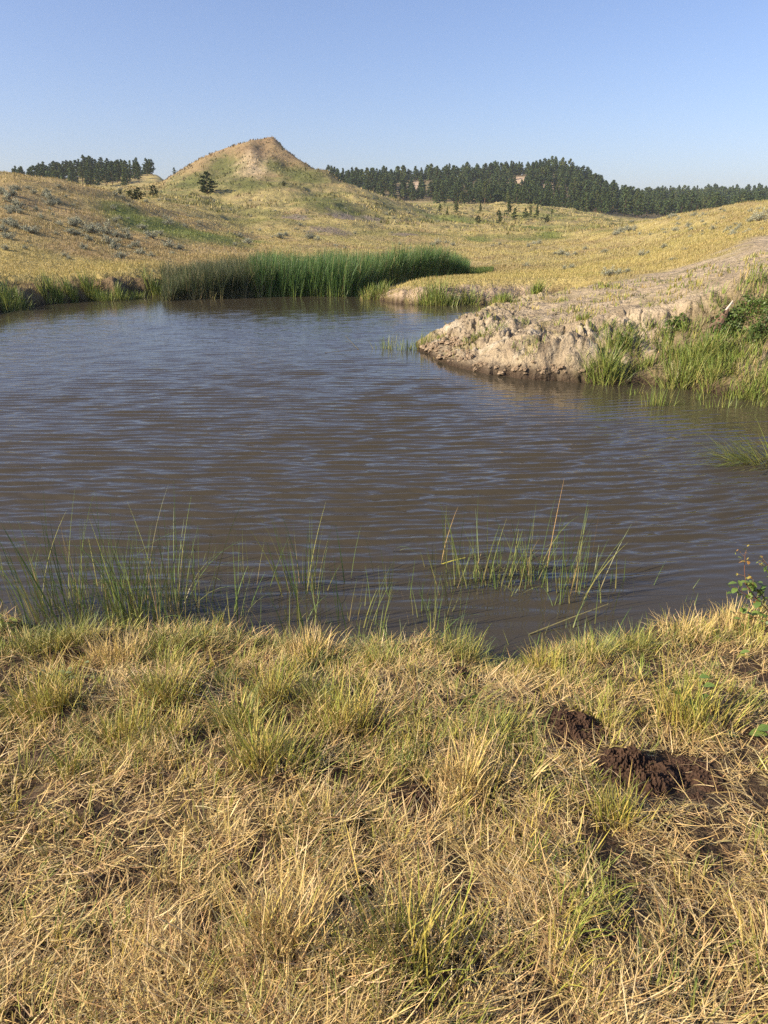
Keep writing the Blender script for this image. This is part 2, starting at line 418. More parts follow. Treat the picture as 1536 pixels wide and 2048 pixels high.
# mesh grid, denser where the photo shows more of it
def ring_radii():
    seg = [(0.02, 0.8, .06), (0.8, 4.6, .010), (4.6, 8.6, .025), (8.6, 20, .0042), (20, 34, .006), (34, 420, .010), (420, 1600, .014)]
    out = []
    for a, b, s in seg:
        n = int(math.log(b / a) / s) + 1
        out += list(np.exp(np.linspace(math.log(a), math.log(b), n, endpoint=False)))
    return np.array(out + [1600.0])
R_T = ring_radii()
AZ_T = np.concatenate([np.linspace(-math.pi, -0.66, 70, endpoint=False), np.linspace(-0.66, 0.66, 860), np.linspace(0.66, math.pi, 71)[1:]])
print("terrain grid", len(AZ_T), len(R_T))
AA, RR = np.meshgrid(AZ_T, R_T, indexing='ij')
TX, TY = RR * np.sin(AA), RR * np.cos(AA)
TZ, TD = height_full(TX, TY)
TZ[0] = TZ[-1] = 0.5 * (TZ[0] + TZ[-1])
LRT = np.log(R_T)

def hq(x, y):
    return grid_interp(TZ, AZ_T, LRT, np.asarray(x, float), np.asarray(y, float))
def dq(x, y):
    return grid_interp(TD, AZ_T, LRT, np.asarray(x, float), np.asarray(y, float))

_rs = np.exp(np.linspace(math.log(0.7), math.log(1500), 3000))
def hit(px, py, rmin=0.0, water=True):
    """where the view ray of a photo pixel meets the ground (or the water)"""
    az, t = pix_az_tan(px, py)
    x, y = _rs * math.sin(az), _rs * math.cos(az)
    z = hq(x, y)
    if water: z = np.maximum(z, 0)
    ok = (CAM_H + _rs * t <= z) & (_rs >= rmin)
    if not ok.any(): return None
    i = int(np.argmax(ok))
    return x[i], y[i], z[i], _rs[i]

def pxh_of(x, y):
    return 768 + x / y * (F_PX * CP + 574 * SP)
# ------------------------------------------------------------------ ground colours (albedo of what covers the ground)
def lerp(a, b, t):
    t = np.asarray(t)[..., None]
    return a * (1 - t) + np.asarray(b) * t
STRAW = np.array([0.405, 0.34, 0.135]); STRAW2 = np.array([0.33, 0.27, 0.125]); GREEN = np.array([0.12, 0.15, 0.03])
CLAY = np.array([0.38, 0.31, 0.205]); SOIL = np.array([0.075, 0.05, 0.032]); TAN = np.array([0.27, 0.19, 0.115]); GREYM = np.array([0.22, 0.18, 0.15])
PALE = np.array([0.52, 0.41, 0.25])

def patch(px, py, dpx, dr, x, y, rmin=0, seed=0, soft=0.4):
    """soft elliptical patch of ground round the spot seen at a photo pixel"""
    h = hit(px, py, rmin)
    if h is None: return np.zeros(np.shape(x))
    hx, hy, hz, hr = h
    wx = dpx / 1531.0 * hr
    n = fbm(x / (wx * .5), y / (wx * .5), 4, 200 + seed)
    az = math.atan2(hx, hy); c, s = math.cos(az), math.sin(az)
    u = (x - hx) * c - (y - hy) * s; v = (x - hx) * s + (y - hy) * c
    q = np.sqrt((u / wx) ** 2 + (v / dr) ** 2) + n * 0.9
    return 1 - sstep(1 - soft, 1 + soft, q)

def ground_color(x, y, z, d):
    r = np.hypot(x, y); px = pxh_of(x, np.maximum(y, 0.1))
    n1 = fbm(x / 9, y / 9, 4, 101); n2 = fbm(x / 30, y / 30, 4, 111); n3 = fbm(x * .9, y * .9, 4, 121)
    c = lerp(np.broadcast_to(STRAW, x.shape + (3,)), STRAW2, sstep(-.3, .4, n1))
    c = lerp(c, np.array([.17, .19, .045]), sstep(.05, .45, n2) * sstep(60, 110, r) * .75)          # greener mid slopes
    c = lerp(c, np.array([.30, .20, .10]), sstep(.05, .4, fbm(x / 4, y / 7, 4, 171)) * .38 * sstep(24, 34, r))
    c = lerp(c, TAN, sstep(.1, .5, n3) * .5 * sstep(34, 50, r))
    left = (1 - sstep(480, 640, px)) * sstep(33, 38, r) * (1 - sstep(72, 90, r))
    c = lerp(c, np.array([.36, .255, .12]), left * .45)
    # cone hill
    cone = sstep(-28, -10, 0 * x) * sstep(150, 185, r) * (1 - sstep(250, 300, r)) * sstep(290, 350, px) * (1 - sstep(760, 860, px))
    up = sstep(8, 14, z)
    c = lerp(c, np.array([.255, .175, .10]), cone * up * (0.75 + .25 * n1))
    c = lerp(c, np.array([.15, .155, .055]), cone * sstep(-.05, .3, fbm(x / 12, y / 22, 3, 131) ) * (1 - sstep(11, 20, z)) * .8)
    c = lerp(c, PALE, patch(505, 330, 40, 10, x, y, 120, 1) * .75)
    c = lerp(c, PALE, patch(480, 345, 34, 12, x, y, 120, 2) * .55)
    for (a, b, dd, e) in ((440, 325, 26, 9), (455, 345, 30, 9), (400, 368, 60, 12), (545, 330, 20, 6), (580, 345, 26, 8), (610, 352, 30, 8), (480, 360, 22, 6), (370, 365, 40, 10), (500, 372, 60, 8), (640, 400, 60, 10), (700, 420, 50, 9)):
        c = lerp(c, np.array([.13, .145, .045]), patch(a, b, dd, e, x, y, 110, a, .8) * .85)
    stp = fbm(z * 1.1 + x / 40, x / 16 + y / 30, 3, 181); c = lerp(c, np.array([.14, .155, .05]), sstep(.0, .25, stp) * sstep(75, 110, r) * (1 - sstep(11, 17, z)) * (1 - sstep(330, 400, r)) * .6)
    spk = fbm(x / 2.6, y / 5.2, 4, 161); c = lerp(c, np.array([.10, .085, .045]), sstep(.16, .42, spk) * sstep(100, 140, r) * (1 - sstep(300, 400, r)) * .7)
    # eroded grey banks at the foot of the cone
    for (a, b, dd, e) in ((590, 437, 26, 4), (700, 440, 45, 5), (745, 436, 20, 4), (660, 462, 40, 4), (815, 468, 30, 3.5)):
        c = lerp(c, GREYM, patch(a, b, dd, e, x, y, 60, a + 3) * .8)
    # green draws and swales
    for (a, b, dd, e) in ((310, 455, 60, 5), (380, 465, 50, 4.5), (440, 474, 50, 4), (490, 480, 40, 4), (250, 428, 40, 5), (955, 480, 26, 3.5), (1070, 458, 40, 7), (1100, 470, 26, 5), (1050, 478, 30, 4), (900, 440, 60, 9)):
        c = lerp(c, np.array([.145, .185, .045]), patch(a, b, dd, e, x, y, 30, a + 5, .8) * .85)
    # forest floor
    fo = sstep(400, 440, r)
    c = lerp(c, np.array([.16, .13, .075]), fo * .85)
    for (a, b, dd, e) in ((830, 370, 14, 20), (1040, 362, 16, 20), (1090, 375, 20, 16), (985, 392, 14, 14), (1340, 410, 34, 20)):
        c = lerp(c, np.array([.50, .38, .26]), patch(a, b, dd, e, x, y, 360, a + 7) * .95)
    # yellow flats by the pond
    fl = sstep(22, 24, r) * (1 - sstep(33, 37, r)) * (1 - sstep(300, 420, px) * .6)
    c = lerp(c, np.array([.44, .35, .125]), fl * .8)
    # bare clay of the right bank
    cm = clay_mask(x, y)
    fine = fbm(x * 4, y * 4, 4, 141)
    cl = lerp(np.broadcast_to(CLAY, x.shape + (3,)), np.array([.28, .22, .145]), sstep(-.1, .45, fine) * .7)
    cl = lerp(cl, np.array([.46, .385, .27]), sstep(.0, .4, fbm(x * 1.1, y * 1.1, 3, 145)) * .55)
    fc = sstep(.05, .3, d) * (1 - sstep(1.0, 1.8, d))
    cl = lerp(cl, np.array([.55, .49, .37]), fc * sstep(.05, .35, fbm(x * 2.6, y * 2.6, 4, 191)) * .7)
    cl = lerp(cl, np.array([.16, .125, .09]), fc * sstep(.10, .34, fbm(x * 3.4, y * 2.4, 4, 195)) * .75)
    cl = lerp(cl, np.array([.24, .22, .08]), sstep(.15, .4, fbm(x * 1.6, y * 1.6, 4, 197)) * .45)
    c = lerp(c, cl, np.clip(cm * 1.15, 0, 1))
    c = lerp(c, np.array([.17, .135, .07]), green_right(x, y) * .75)
    # cut banks along the far water
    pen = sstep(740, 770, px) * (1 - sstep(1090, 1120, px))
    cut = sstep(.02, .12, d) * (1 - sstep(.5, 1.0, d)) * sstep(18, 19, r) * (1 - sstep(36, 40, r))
    c = lerp(c, np.array([.14, .10, .065]), cut * .9 * (1 - pen)); c = lerp(c, np.array([.40, .31, .21]), cut * pen)  # left bank: brown earth, its face's shade also painted into the colour
    # foreground soil under the grass
    ne = 1 - sstep(5, 7, r)
    s = lerp(np.broadcast_to(SOIL, x.shape + (3,)), np.array([.115, .08, .05]), sstep(-.25, .3, fbm(x * 5, y * 5, 4, 151)))
    c = lerp(c, s, ne)
    # wet mud at the waterline and below
    c = lerp(c, np.array([.06, .042, .028]), 1 - sstep(.0, .13, d + .04 * n3))
    return c

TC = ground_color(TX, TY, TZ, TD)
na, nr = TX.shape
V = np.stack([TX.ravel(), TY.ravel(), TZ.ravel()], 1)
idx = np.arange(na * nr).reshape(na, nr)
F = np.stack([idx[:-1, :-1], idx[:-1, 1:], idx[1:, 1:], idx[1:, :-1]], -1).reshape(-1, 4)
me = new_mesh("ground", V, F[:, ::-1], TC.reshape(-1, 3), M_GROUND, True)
link("ground", me, kind="structure", label="rolling dry grass prairie with bare clay banks and a cone shaped hill", cat="ground")
# ------------------------------------------------------------------ pond water with real ripples
wr = [2.2]
while wr[-1] < 42:
    wr.append(wr[-1] + (0.0125 if wr[-1] < 6 else 0.0125 + (wr[-1] - 6) * 0.0022))
wr = np.array(wr)
wa = np.concatenate([np.linspace(-1.5, -0.62, 30, endpoint=False), np.linspace(-0.62, 0.62, 600), np.linspace(0.62, 1.5, 31)[1:]])
A2, R2 = np.meshgrid(wa, wr, indexing='ij')
WX, WY = R2 * np.sin(A2), R2 * np.cos(A2)
wd, _, _ = shore_dist(WX, WY)
wrng = np.random.default_rng(12)
bend = 0.028 * np.maximum(WX + .5, 0) ** 2 - 0.004 * np.minimum(WX, 0) ** 2
py_ = WY - bend + 0.10 * fbm(WX * .35, WY * .35, 2, 301)
WZ = np.zeros_like(WX)
for k in range(26):
    lam = float(np.exp(wrng.normal(math.log(0.15), 0.22)))
    th = wrng.normal(0, 0.12) if k % 6 else wrng.normal(0, 0.5)
    kk = 2 * math.pi / lam
    amp = 0.0094 * lam / 0.23 * (1 if k % 6 else .5)
    ph = kk * (math.sin(th) * WX + math.cos(th) * py_) + wrng.random() * 6.28
    env = 0.75 + 0.5 * np.clip(fbm(WX * .28 + k, WY * .5, 2, 320 + k % 9) + .25, 0, 1)
    s_ = np.sin(ph)
    WZ += amp * env * (s_ + 0.30 * np.cos(2 * ph)) * 0.32
calm = sstep(0.0, 1.3, -wd) * (1 - 0.75 * sstep(0, 1, (np.hypot(WX, WY) - 17) / 7.0) * (1 - sstep(3.0, 8.0, -wd)))
gust = 0.88 + 0.18 * sstep(-.3, .3, fbm(WX * .16, WY * .3, 3, 351))
_hx = pxh_of(WX, np.maximum(WY, .5))
lee = sstep(1.6, 5.5, -wd) + (1 - sstep(8.2, 9.2, np.hypot(WX, WY)) * sstep(880, 980, _hx) * (1 - sstep(17, 18, np.hypot(WX, WY))))
WZ *= calm * gust * (1 - .62 * sstep(6, 14, np.hypot(WX, WY))) * (0.35 + .65 * np.clip(lee, 0, 1))
nwa, nwr = WX.shape
V = np.stack([WX.ravel(), WY.ravel(), WZ.ravel()], 1)
idx = np.arange(nwa * nwr).reshape(nwa, nwr)
F = np.stack([idx[:-1, :-1], idx[1:, :-1], idx[1:, 1:], idx[:-1, 1:]], -1).reshape(-1, 4)
keep = (wd.ravel()[F] < 1.6).any(1)
F = F[keep]
used, inv = np.unique(F, return_inverse=True)
me = new_mesh("pond_water", V[used], inv.reshape(-1, 4), None, M_WATER, True)
link("pond_water", me, kind="structure", label="muddy brown pond with wind ripples reflecting blue sky", cat="pond")

# ------------------------------------------------------------------ blades
def blades(P, L, W, az, th0, curl, c0, c1, nseg=4, cmid=None, tipw=.12, basew=1.0, face=None):
    """curved ribbons. P (n,3) bases, L lengths, W widths, az heading, th0 lean from vertical, curl added lean over the length"""
    n = len(P); ts = np.linspace(0, 1, nseg + 1)
    pos = np.array(P, float).copy(); hx, hy = np.sin(az), np.cos(az)
    fa = az + math.pi / 2 if face is None else face
    wx, wy = np.sin(fa), np.cos(fa)
    vs = np.empty((n, nseg + 1, 2, 3)); cs = np.empty((n, nseg + 1, 2, 3))
    for k, t in enumerate(ts):
        if k:
            th = th0 + curl * (t - .5 / nseg)
            st = (L / nseg)
            pos = pos + np.stack([hx * np.sin(th) * st, hy * np.sin(th) * st, np.cos(th) * st], 1)
        w = W * (basew + (1 - basew) * min(1, t * 3)) * (1 - (1 - tipw) * t ** 2.2) * .5
        off = np.stack([wx * w, wy * w, np.zeros(n)], 1)
        vs[:, k, 0] = pos - off; vs[:, k, 1] = pos + off
        if cmid is None: c = c0 * (1 - t) + c1 * t
        else: c = (c0 * (1 - 2 * t) + cmid * 2 * t) if t < .5 else (cmid * (2 - 2 * t) + c1 * (2 * t - 1))
        cs[:, k, 0] = c; cs[:, k, 1] = c
    b = (np.arange(n) * (nseg + 1) * 2)[:, None] + np.arange(nseg)[None, :] * 2
    f = np.stack([b, b + 1, b + 3, b + 2], -1).reshape(-1, 4)
    return vs.reshape(-1, 3), f, cs.reshape(-1, 3)

class Bag:
    def __init__(s): s.v, s.f, s.c, s.n = [], [], [], 0
    def add(s, vfc):
        v, f, c = vfc
        s.v.append(v); s.f.append(f + s.n); s.c.append(c); s.n += len(v)
    def mesh(s, name, mat, origin=None, smooth=False):
        v = np.vstack(s.v)
        if origin is not None: v = v - np.array(origin)
        return new_mesh(name, v, np.vstack(s.f), np.vstack(s.c), mat, smooth)

def pal(n, cols, w, jit=.15, g=None):
    g = g or rng
    cols = np.array(cols, float); w = np.array(w, float); w = w / w.sum()
    c = cols[g.choice(len(cols), n, p=w)]
    return c * (1 + g.normal(0, jit, (n, 1))).clip(.4, 1.8) * (1 + g.normal(0, .04, (n, 3)))

DRY = [(.64, .48, .205), (.55, .40, .16), (.73, .57, .30), (.36, .23, .10), (.20, .12, .06)]
YEL = [(.46, .38, .08), (.40, .36, .07), (.52, .41, .12)]
GRN = [(.16, .25, .035), (.22, .29, .045), (.11, .19, .04), (.28, .32, .06)]
BLU = [(.11, .19, .09), (.14, .23, .09), (.20, .27, .10)]

# dung piles and clods lie on the sward: (photo px, py, half width, flatness, label)
DUNG = [(1143,1460,62,.36,"rounded dark dung pile, farther one on the right"),(1268,1548,72,.44,"largest dark dung pile on the right of the bank"),(1382,1566,72,.24,"flat crumbled dung beside the largest pile"),(1330,1640,34,.2,"broken dung crumbs in front of the largest pile"),
 (822,1610,54,.22,"small brown dung lump in the middle of the bank"),(168,1604,26,.3,"small dark lump among straw on the left"),(1490,1478,40,.3,"dark clod under broad leaves near the right edge"),
 (480,1762,26,.45,"brown lump in the lower middle left"),(1040,1682,48,.18,"flat brown crumbs right of the middle"),(1350,1706,40,.2,"low dark crumbs below the large pile"),(650,1322,40,.3,"dark soil lump at the edge of the near bank"),(130,1316,30,.35,"dark lump at the left edge of the near bank"),(905,1366,60,.2,"low reddish soil hump behind the green tussock"),(500,1440,44,.2,"dark soil hump under the sloping tussock")]
DSP = []
for px, py, wp, fl, lab in DUNG:
    h_ = hit(px, py); DSP.append((h_[0], h_[1], h_[2], wp / F_PX * math.hypot(h_[3], CAM_H - h_[2])))
def gaps(x, y):
    '''small trampled gaps where dark soil shows'''
    g_ = fbm(x * 6.5, y * 6.5, 3, 408) + .30 * fbm(x * 1.6, y * 1.6, 2, 409)
    return rng.random(x.shape) > .90 * sstep(.05, .22, g_)
def off_dung(x, y, k=.85):
    ok = np.ones(x.shape, bool)
    for i, (a, b, c, w) in enumerate(DSP):
        if i in (3, 5, 7, 8, 9, 10, 11, 12, 13): continue
        ok &= ((x - a) ** 2 + (y - b) ** 2 > (w * k) ** 2) | (rng.random(x.shape) < .09)
    return ok
# --- foreground sward
def fg_points(n, r0=.55, r1=4.9, g=rng):
    # more points close by, where every straw shows
    u = g.random(n)
    r = r0 * (r1 / r0) ** u ** .9
    a = g.uniform(-.86, .86, n); o = g.random(n) < .17
    a = np.where(o, np.sign(a) * g.uniform(.86, 1.75, n), a)
    x, y = r * np.sin(a), r * np.cos(a)
    return x, y, r
bag = Bag()
# matted dead straw
n = 190000
x, y, r = fg_points(n)
d = dq(x, y); nz = fbm(x * 2.6, y * 2.6, 3, 401)
dark = sstep(-.10, .20, fbm(x * 2.1, y * 2.1, 3, 405))          # bare soil gaps
k = (d > .03) & gaps(x, y) & (rng.random(n) > dark * .4) & off_dung(x, y, .95)
x, y, r, nz = x[k], y[k], r[k], nz[k]; n = len(x)
flow = fbm(x * .9, y * .9, 2, 411) * 5.0
azh = flow + rng.normal(0, 1.0, n)
L = rng.uniform(.03, .115, n) * np.where(rng.random(n) < .1, 1.6, 1); W = rng.uniform(.0016, .0040, n) * (0.85 + .10 * r)
P = np.stack([x, y, hq(x, y) + rng.uniform(-.003, .035, n)], 1)
c = pal(n, DRY, [5, 4, 3, 2, 1.5])
bag.add(blades(P, L, W, azh, rng.normal(1.42, .22, n), rng.normal(0.1, .45, n), c, c * 1.03, 3, face=rng.uniform(0, 6.28, n)))
# leaning dry bunches
def bunches(nb, per, spread, Lr, lean, c_base, c_tip, wts, gate=None, wmul=1., rr=(.55, 4.9), curl=(.5, .5), yl=None):
    x, y, r = fg_points(nb, *rr)
    if gate is not None:
        k = gate(x, y) & gaps(x, y); x, y, r = x[k], y[k], r[k]; nb = len(x)
    haz = rng.uniform(0, 6.28, nb); hl = np.abs(rng.normal(0, .3, nb)); sz = rng.uniform(.55, 1.15, nb)
    m = rng.poisson(per, nb) + 3
    i = np.repeat(np.arange(nb), m); N = len(i)
    sp = spread * sz[i]
    ox, oy = rng.normal(0, 1, N) * sp, rng.normal(0, 1, N) * sp
    X, Y = x[i] + ox, y[i] + oy
    k = (dq(X, Y) > .0) & off_dung(X, Y, 1.0) & off_dung(X, Y + .10, .8); X, Y, i, ox, oy = X[k], Y[k], i[k], ox[k], oy[k]; N = len(i)
    L = rng.uniform(*Lr, N) * sz[i]; W = rng.uniform(.0019, .0042, N) * wmul * (0.8 + .12 * r[i])
    # outward lean plus the bunch's own lean
    lx = ox / spread * .16 + np.sin(haz[i]) * hl[i] + rng.normal(0, .13, N) + .06; ly = oy / spread * .16 + np.cos(haz[i]) * hl[i] + rng.normal(0, .13, N)
    az_ = np.arctan2(lx, ly); th = np.hypot(lx, ly) + lean
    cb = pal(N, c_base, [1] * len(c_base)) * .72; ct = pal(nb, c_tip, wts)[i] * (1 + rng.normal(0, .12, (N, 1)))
    P = np.stack([X, Y, hq(X, Y) - .006], 1)
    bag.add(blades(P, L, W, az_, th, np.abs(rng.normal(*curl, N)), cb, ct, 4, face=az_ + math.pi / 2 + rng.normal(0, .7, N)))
gn = lambda x, y: fbm(x * .8, y * .8, 3, 421)
row = lambda x, y: np.hypot(x, y)
bunches(1800, 14, .03, (.04, .10), .28, DRY[:3], DRY + YEL, [4, 3, 3, 1, .5, 1.2, .6, 1.2], lambda x, y: rng.random(len(x)) < .75 - .6 * sstep(-.1, .2, fbm(x * 2.1, y * 2.1, 3, 405)), 1.05, curl=(.5, .5))
bunches(1850, 17, .030, (.05, .13), .05, DRY[:3] + YEL[:1], YEL + GRN + DRY[:2], [3, 2, 2, 2.5, 3, 1.2, 3, 2.5, 1.5],
        lambda x, y: rng.random(len(x)) < sstep(-.15, .30, gn(x, y) + .12 * (row(x, y) > 1.6)), 1.1, curl=(.3, .35))
bunches(1200, 18, .034, (.06, .145), .0, YEL + DRY[:1], GRN + YEL[:2], [4, 4, 2, 4, 2, 2],
        lambda x, y: (rng.random(len(x)) < sstep(-.15, .3, gn(x + 3, y - 2) + .28 * (row(x, y) > 1.9) - .1 * (x > .6))), 1.1, (1.0, 4.0), curl=(.25, .3))
bunches(2600, 15, .034, (.05, .14), .12, YEL + DRY[:1], BLU + GRN + YEL[:1], [3, 3, 3, 2, 3, 2, 2, 1.5],
        lambda x, y: (dq(x, y) > .1) & (dq(x, y) < 1.5) & (rng.random(len(x)) < sstep(-.05, .3, fbm(x * 1.3, y * 1.3, 3, 424))), .85, (1.9, 5.2), curl=(.6, .5))
# fine long blue-green grass hanging over the edge of the bank
def edge(x, y):
    d = dq(x, y); return (d > .0) & (d < .30) & (rng.random(len(x)) < .8 * sstep(-.25, .1, fbm(x * 2.2, y * 2.2, 2, 425)))
bunches(6000, 13, .05, (.05, .17), .25, YEL + DRY[:2], BLU + GRN[:2] + YEL[:1] + DRY[:1], [4, 4, 4, 3, 3, 2, 1.2], edge, .8, (2.4, 5.2), curl=(.9, .5))
bunches(3200, 10, .03, (.04, .10), .5, DRY[:3], DRY[:3] + YEL + BLU[2:] + GRN[:2], [3, 3, 2, 1.5, 1, 1, 1.5, 1.5, 1.5], lambda x, y: (dq(x, y) > .0) & (dq(x, y) < .9) & (rng.random(len(x)) < sstep(-.2, .1, fbm(x * 2.4, y * 2.4, 3, 428))), .8, (2.4, 5.2), curl=(.7, .5))
print("foreground grass verts", bag.n)
link("foreground_grass", bag.mesh("foreground_grass", M_STRAW), kind="stuff", label="matted straw and yellow green grass on the near bank", cat="grass")

# --- prairie grass: tufts over the flats and hills
bag = Bag()
def prairie(n, r0, r1, hgt, wid, per, keepf, colf, aspan=(-.60, .60), pw=1.0):
    r = (r0 ** pw + (r1 ** pw - r0 ** pw) * rng.random(n)) ** (1 / pw); a = rng.uniform(*aspan, n)
    x, y = r * np.sin(a), r * np.cos(a)
    k = keepf(x, y); x, y, r = x[k], y[k], r[k]; n = len(x)
    i = np.repeat(np.arange(n), per); N = len(i)
    X, Y = x[i] + rng.normal(0, .06, N) * (1 + r[i] / 60), y[i] + rng.normal(0, .06, N) * (1 + r[i] / 60)
    c = colf(x, y, r)[i] * (1 + rng.normal(0, .09, (N, 1)))
    L = rng.uniform(*hgt, N); W = wid * (r[i] ** .8) * rng.uniform(.7, 1.3, N)
    azz = rng.uniform(0, 6.28, N)
    P = np.stack([X, Y, hq(X, Y) - .02], 1)
    bag.add(blades(P, L, W, azz, np.abs(rng.normal(.2, .25, N)), rng.uniform(.1, .8, N), c * .92, c * 1.05, 2, tipw=.2))
def gcol(x, y, r):
    c = ground_color(x, y, hq(x, y), np.full(x.shape, 5.0))
    g = fbm(x / 3, y / 3, 3, 431)[:, None]
    dk = (r > 110)[:, None] & (rng.random((len(x), 1)) < .14); c = np.where(dk, np.array([[.09, .10, .035]]), c)
    mixc = np.where(rng.random((len(x), 1)) < (.30 + g * .6) * (hq(x, y) < 10)[:, None], np.array([[.22, .24, .05]]), c)
    return (.55 * c + .45 * mixc) * 1.05
def notclay(x, y):
    return (dq(x, y) > .05) & (clay_mask(x, y) + .15 * rng.random(len(x)) < .35)
prairie(52000, 19.5, 44, (.04, .13), .0010, 4, notclay, gcol)
prairie(44000, 40, 120, (.08, .20), .0013, 3, notclay, gcol)
prairie(26000, 110, 330, (.25, .6), .0030, 3, lambda x, y: (rng.random(len(x)) < .25 + sstep(-.1, .3, fbm(x / 18, y / 18, 3, 441))), gcol, pw=1.3)
# sparse grass on the clay bank, thicker on the grassy lower slope and the crest
prairie(4200, 9.4, 20, (.06, .16), .0022, 4, lambda x, y: (dq(x, y) > .05) & (clay_mask(x, y) > .3) & (fbm(x * 1.2, y * 1.2, 3, 451) + rng.random(len(x)) * .25 > .30),
        lambda x, y, r: pal(len(x), [(.30, .28, .07), (.38, .31, .12), (.20, .24, .05)], [2, 2, 2]), (.02, .58))
prairie(2600, 9.0, 15.5, (.08, .26), .0016, 7, lambda x, y: (dq(x, y) > .0) & (rng.random(len(x)) < green_right(x, y) * sstep(-.15, .15, fbm(x * 1.1, y * 1.1, 3, 455))),
        lambda x, y, r: pal(len(x), [(.15, .22, .04), (.24, .29, .06), (.42, .36, .14), (.12, .17, .04)], [3, 3, 3, 2]), (.22, .60))
# green fringe along the far water
prairie(5000, 19, 34, (.12, .36), .0017, 7, lambda x, y: (dq(x, y) > .03) & (dq(x, y) < .75) & (rng.random(len(x)) < .40 * sstep(-.05, .3, fbm(x * .8, y * .8, 3, 461)) * (1 - .85 * sstep(735, 765, pxh_of(x, y)))),
        lambda x, y, r: pal(len(x), [(.14, .22, .04), (.22, .28, .05), (.34, .31, .08), (.10, .17, .04)], [3, 3, 1.5, 2]))
print("prairie verts", bag.n)
link("prairie_grass", bag.mesh("prairie_grass", M_STRAW), kind="stuff", label="dry golden prairie grass covering the flats and hillsides", cat="grass")
# ------------------------------------------------------------------ generic builders
def tube(pts, rads, n=6, col=(.1, .1, .1)):
    pts = np.asarray(pts, float); m = len(pts)
    tg = np.gradient(pts, axis=0); tg /= np.linalg.norm(tg, axis=1)[:, None] + 1e-9
    ref = np.array([0, 0, 1.]) if abs(tg[0, 2]) < .9 else np.array([1., 0, 0])
    u = np.cross(tg, ref); u /= np.linalg.norm(u, axis=1)[:, None] + 1e-9
    w = np.cross(tg, u)
    a = np.arange(n) * 2 * math.pi / n
    v = pts[:, None] + (u[:, None] * np.cos(a)[None, :, None] + w[:, None] * np.sin(a)[None, :, None]) * np.asarray(rads)[:, None, None]
    i = np.arange(m * n).reshape(m, n); j = np.roll(i, -1, 1)
    f = np.stack([i[:-1], j[:-1], j[1:], i[1:]], -1).reshape(-1, 4)
    return v.reshape(-1, 3), f, np.tile(np.array(col, float), (m * n, 1))

def leaf_quads(C, size, g, cols, flat=0.0, aspect=.55):
    """small leaf faces at centres C, random orientation"""
    n = len(C)
    d = g.normal(0, 1, (n, 3)); d[:, 2] *= (1 - flat); d /= np.linalg.norm(d, axis=1)[:, None]
    e = g.normal(0, 1, (n, 3)); e -= (e * d).sum(1)[:, None] * d; e /= np.linalg.norm(e, axis=1)[:, None]
    s = size if np.ndim(size) else np.full(n, size)
    a = d * (s * .5)[:, None]; b = e * (s * .5 * aspect)[:, None]
    v = np.stack([C - a, C - b, C + a, C + b], 1).reshape(-1, 3)
    return v, np.arange(n * 4).reshape(n, 4), np.repeat(cols, 4, 0)

def empty(name, loc, label, cat, group=None, rz=0.0, sc=1.0):
    o = D.objects.new(name, None); COL.objects.link(o)
    o.location = loc; o.rotation_euler = (0, 0, rz)
    o.scale = sc if hasattr(sc, '__len__') else (sc, sc, sc)
    o.empty_display_size = .1
    o["label"] = label; o["category"] = cat
    if group: o["group"] = group
    return o

class Proto: pass
def copy_thing(proto, name, loc, label, cat, group=None, rz=0.0, sc=1.0):
    e = empty(name, loc, label, cat, group, rz, sc)
    for pname, me in proto:
        c = D.objects.new(pname, me); COL.objects.link(c); c.parent = e
    return e

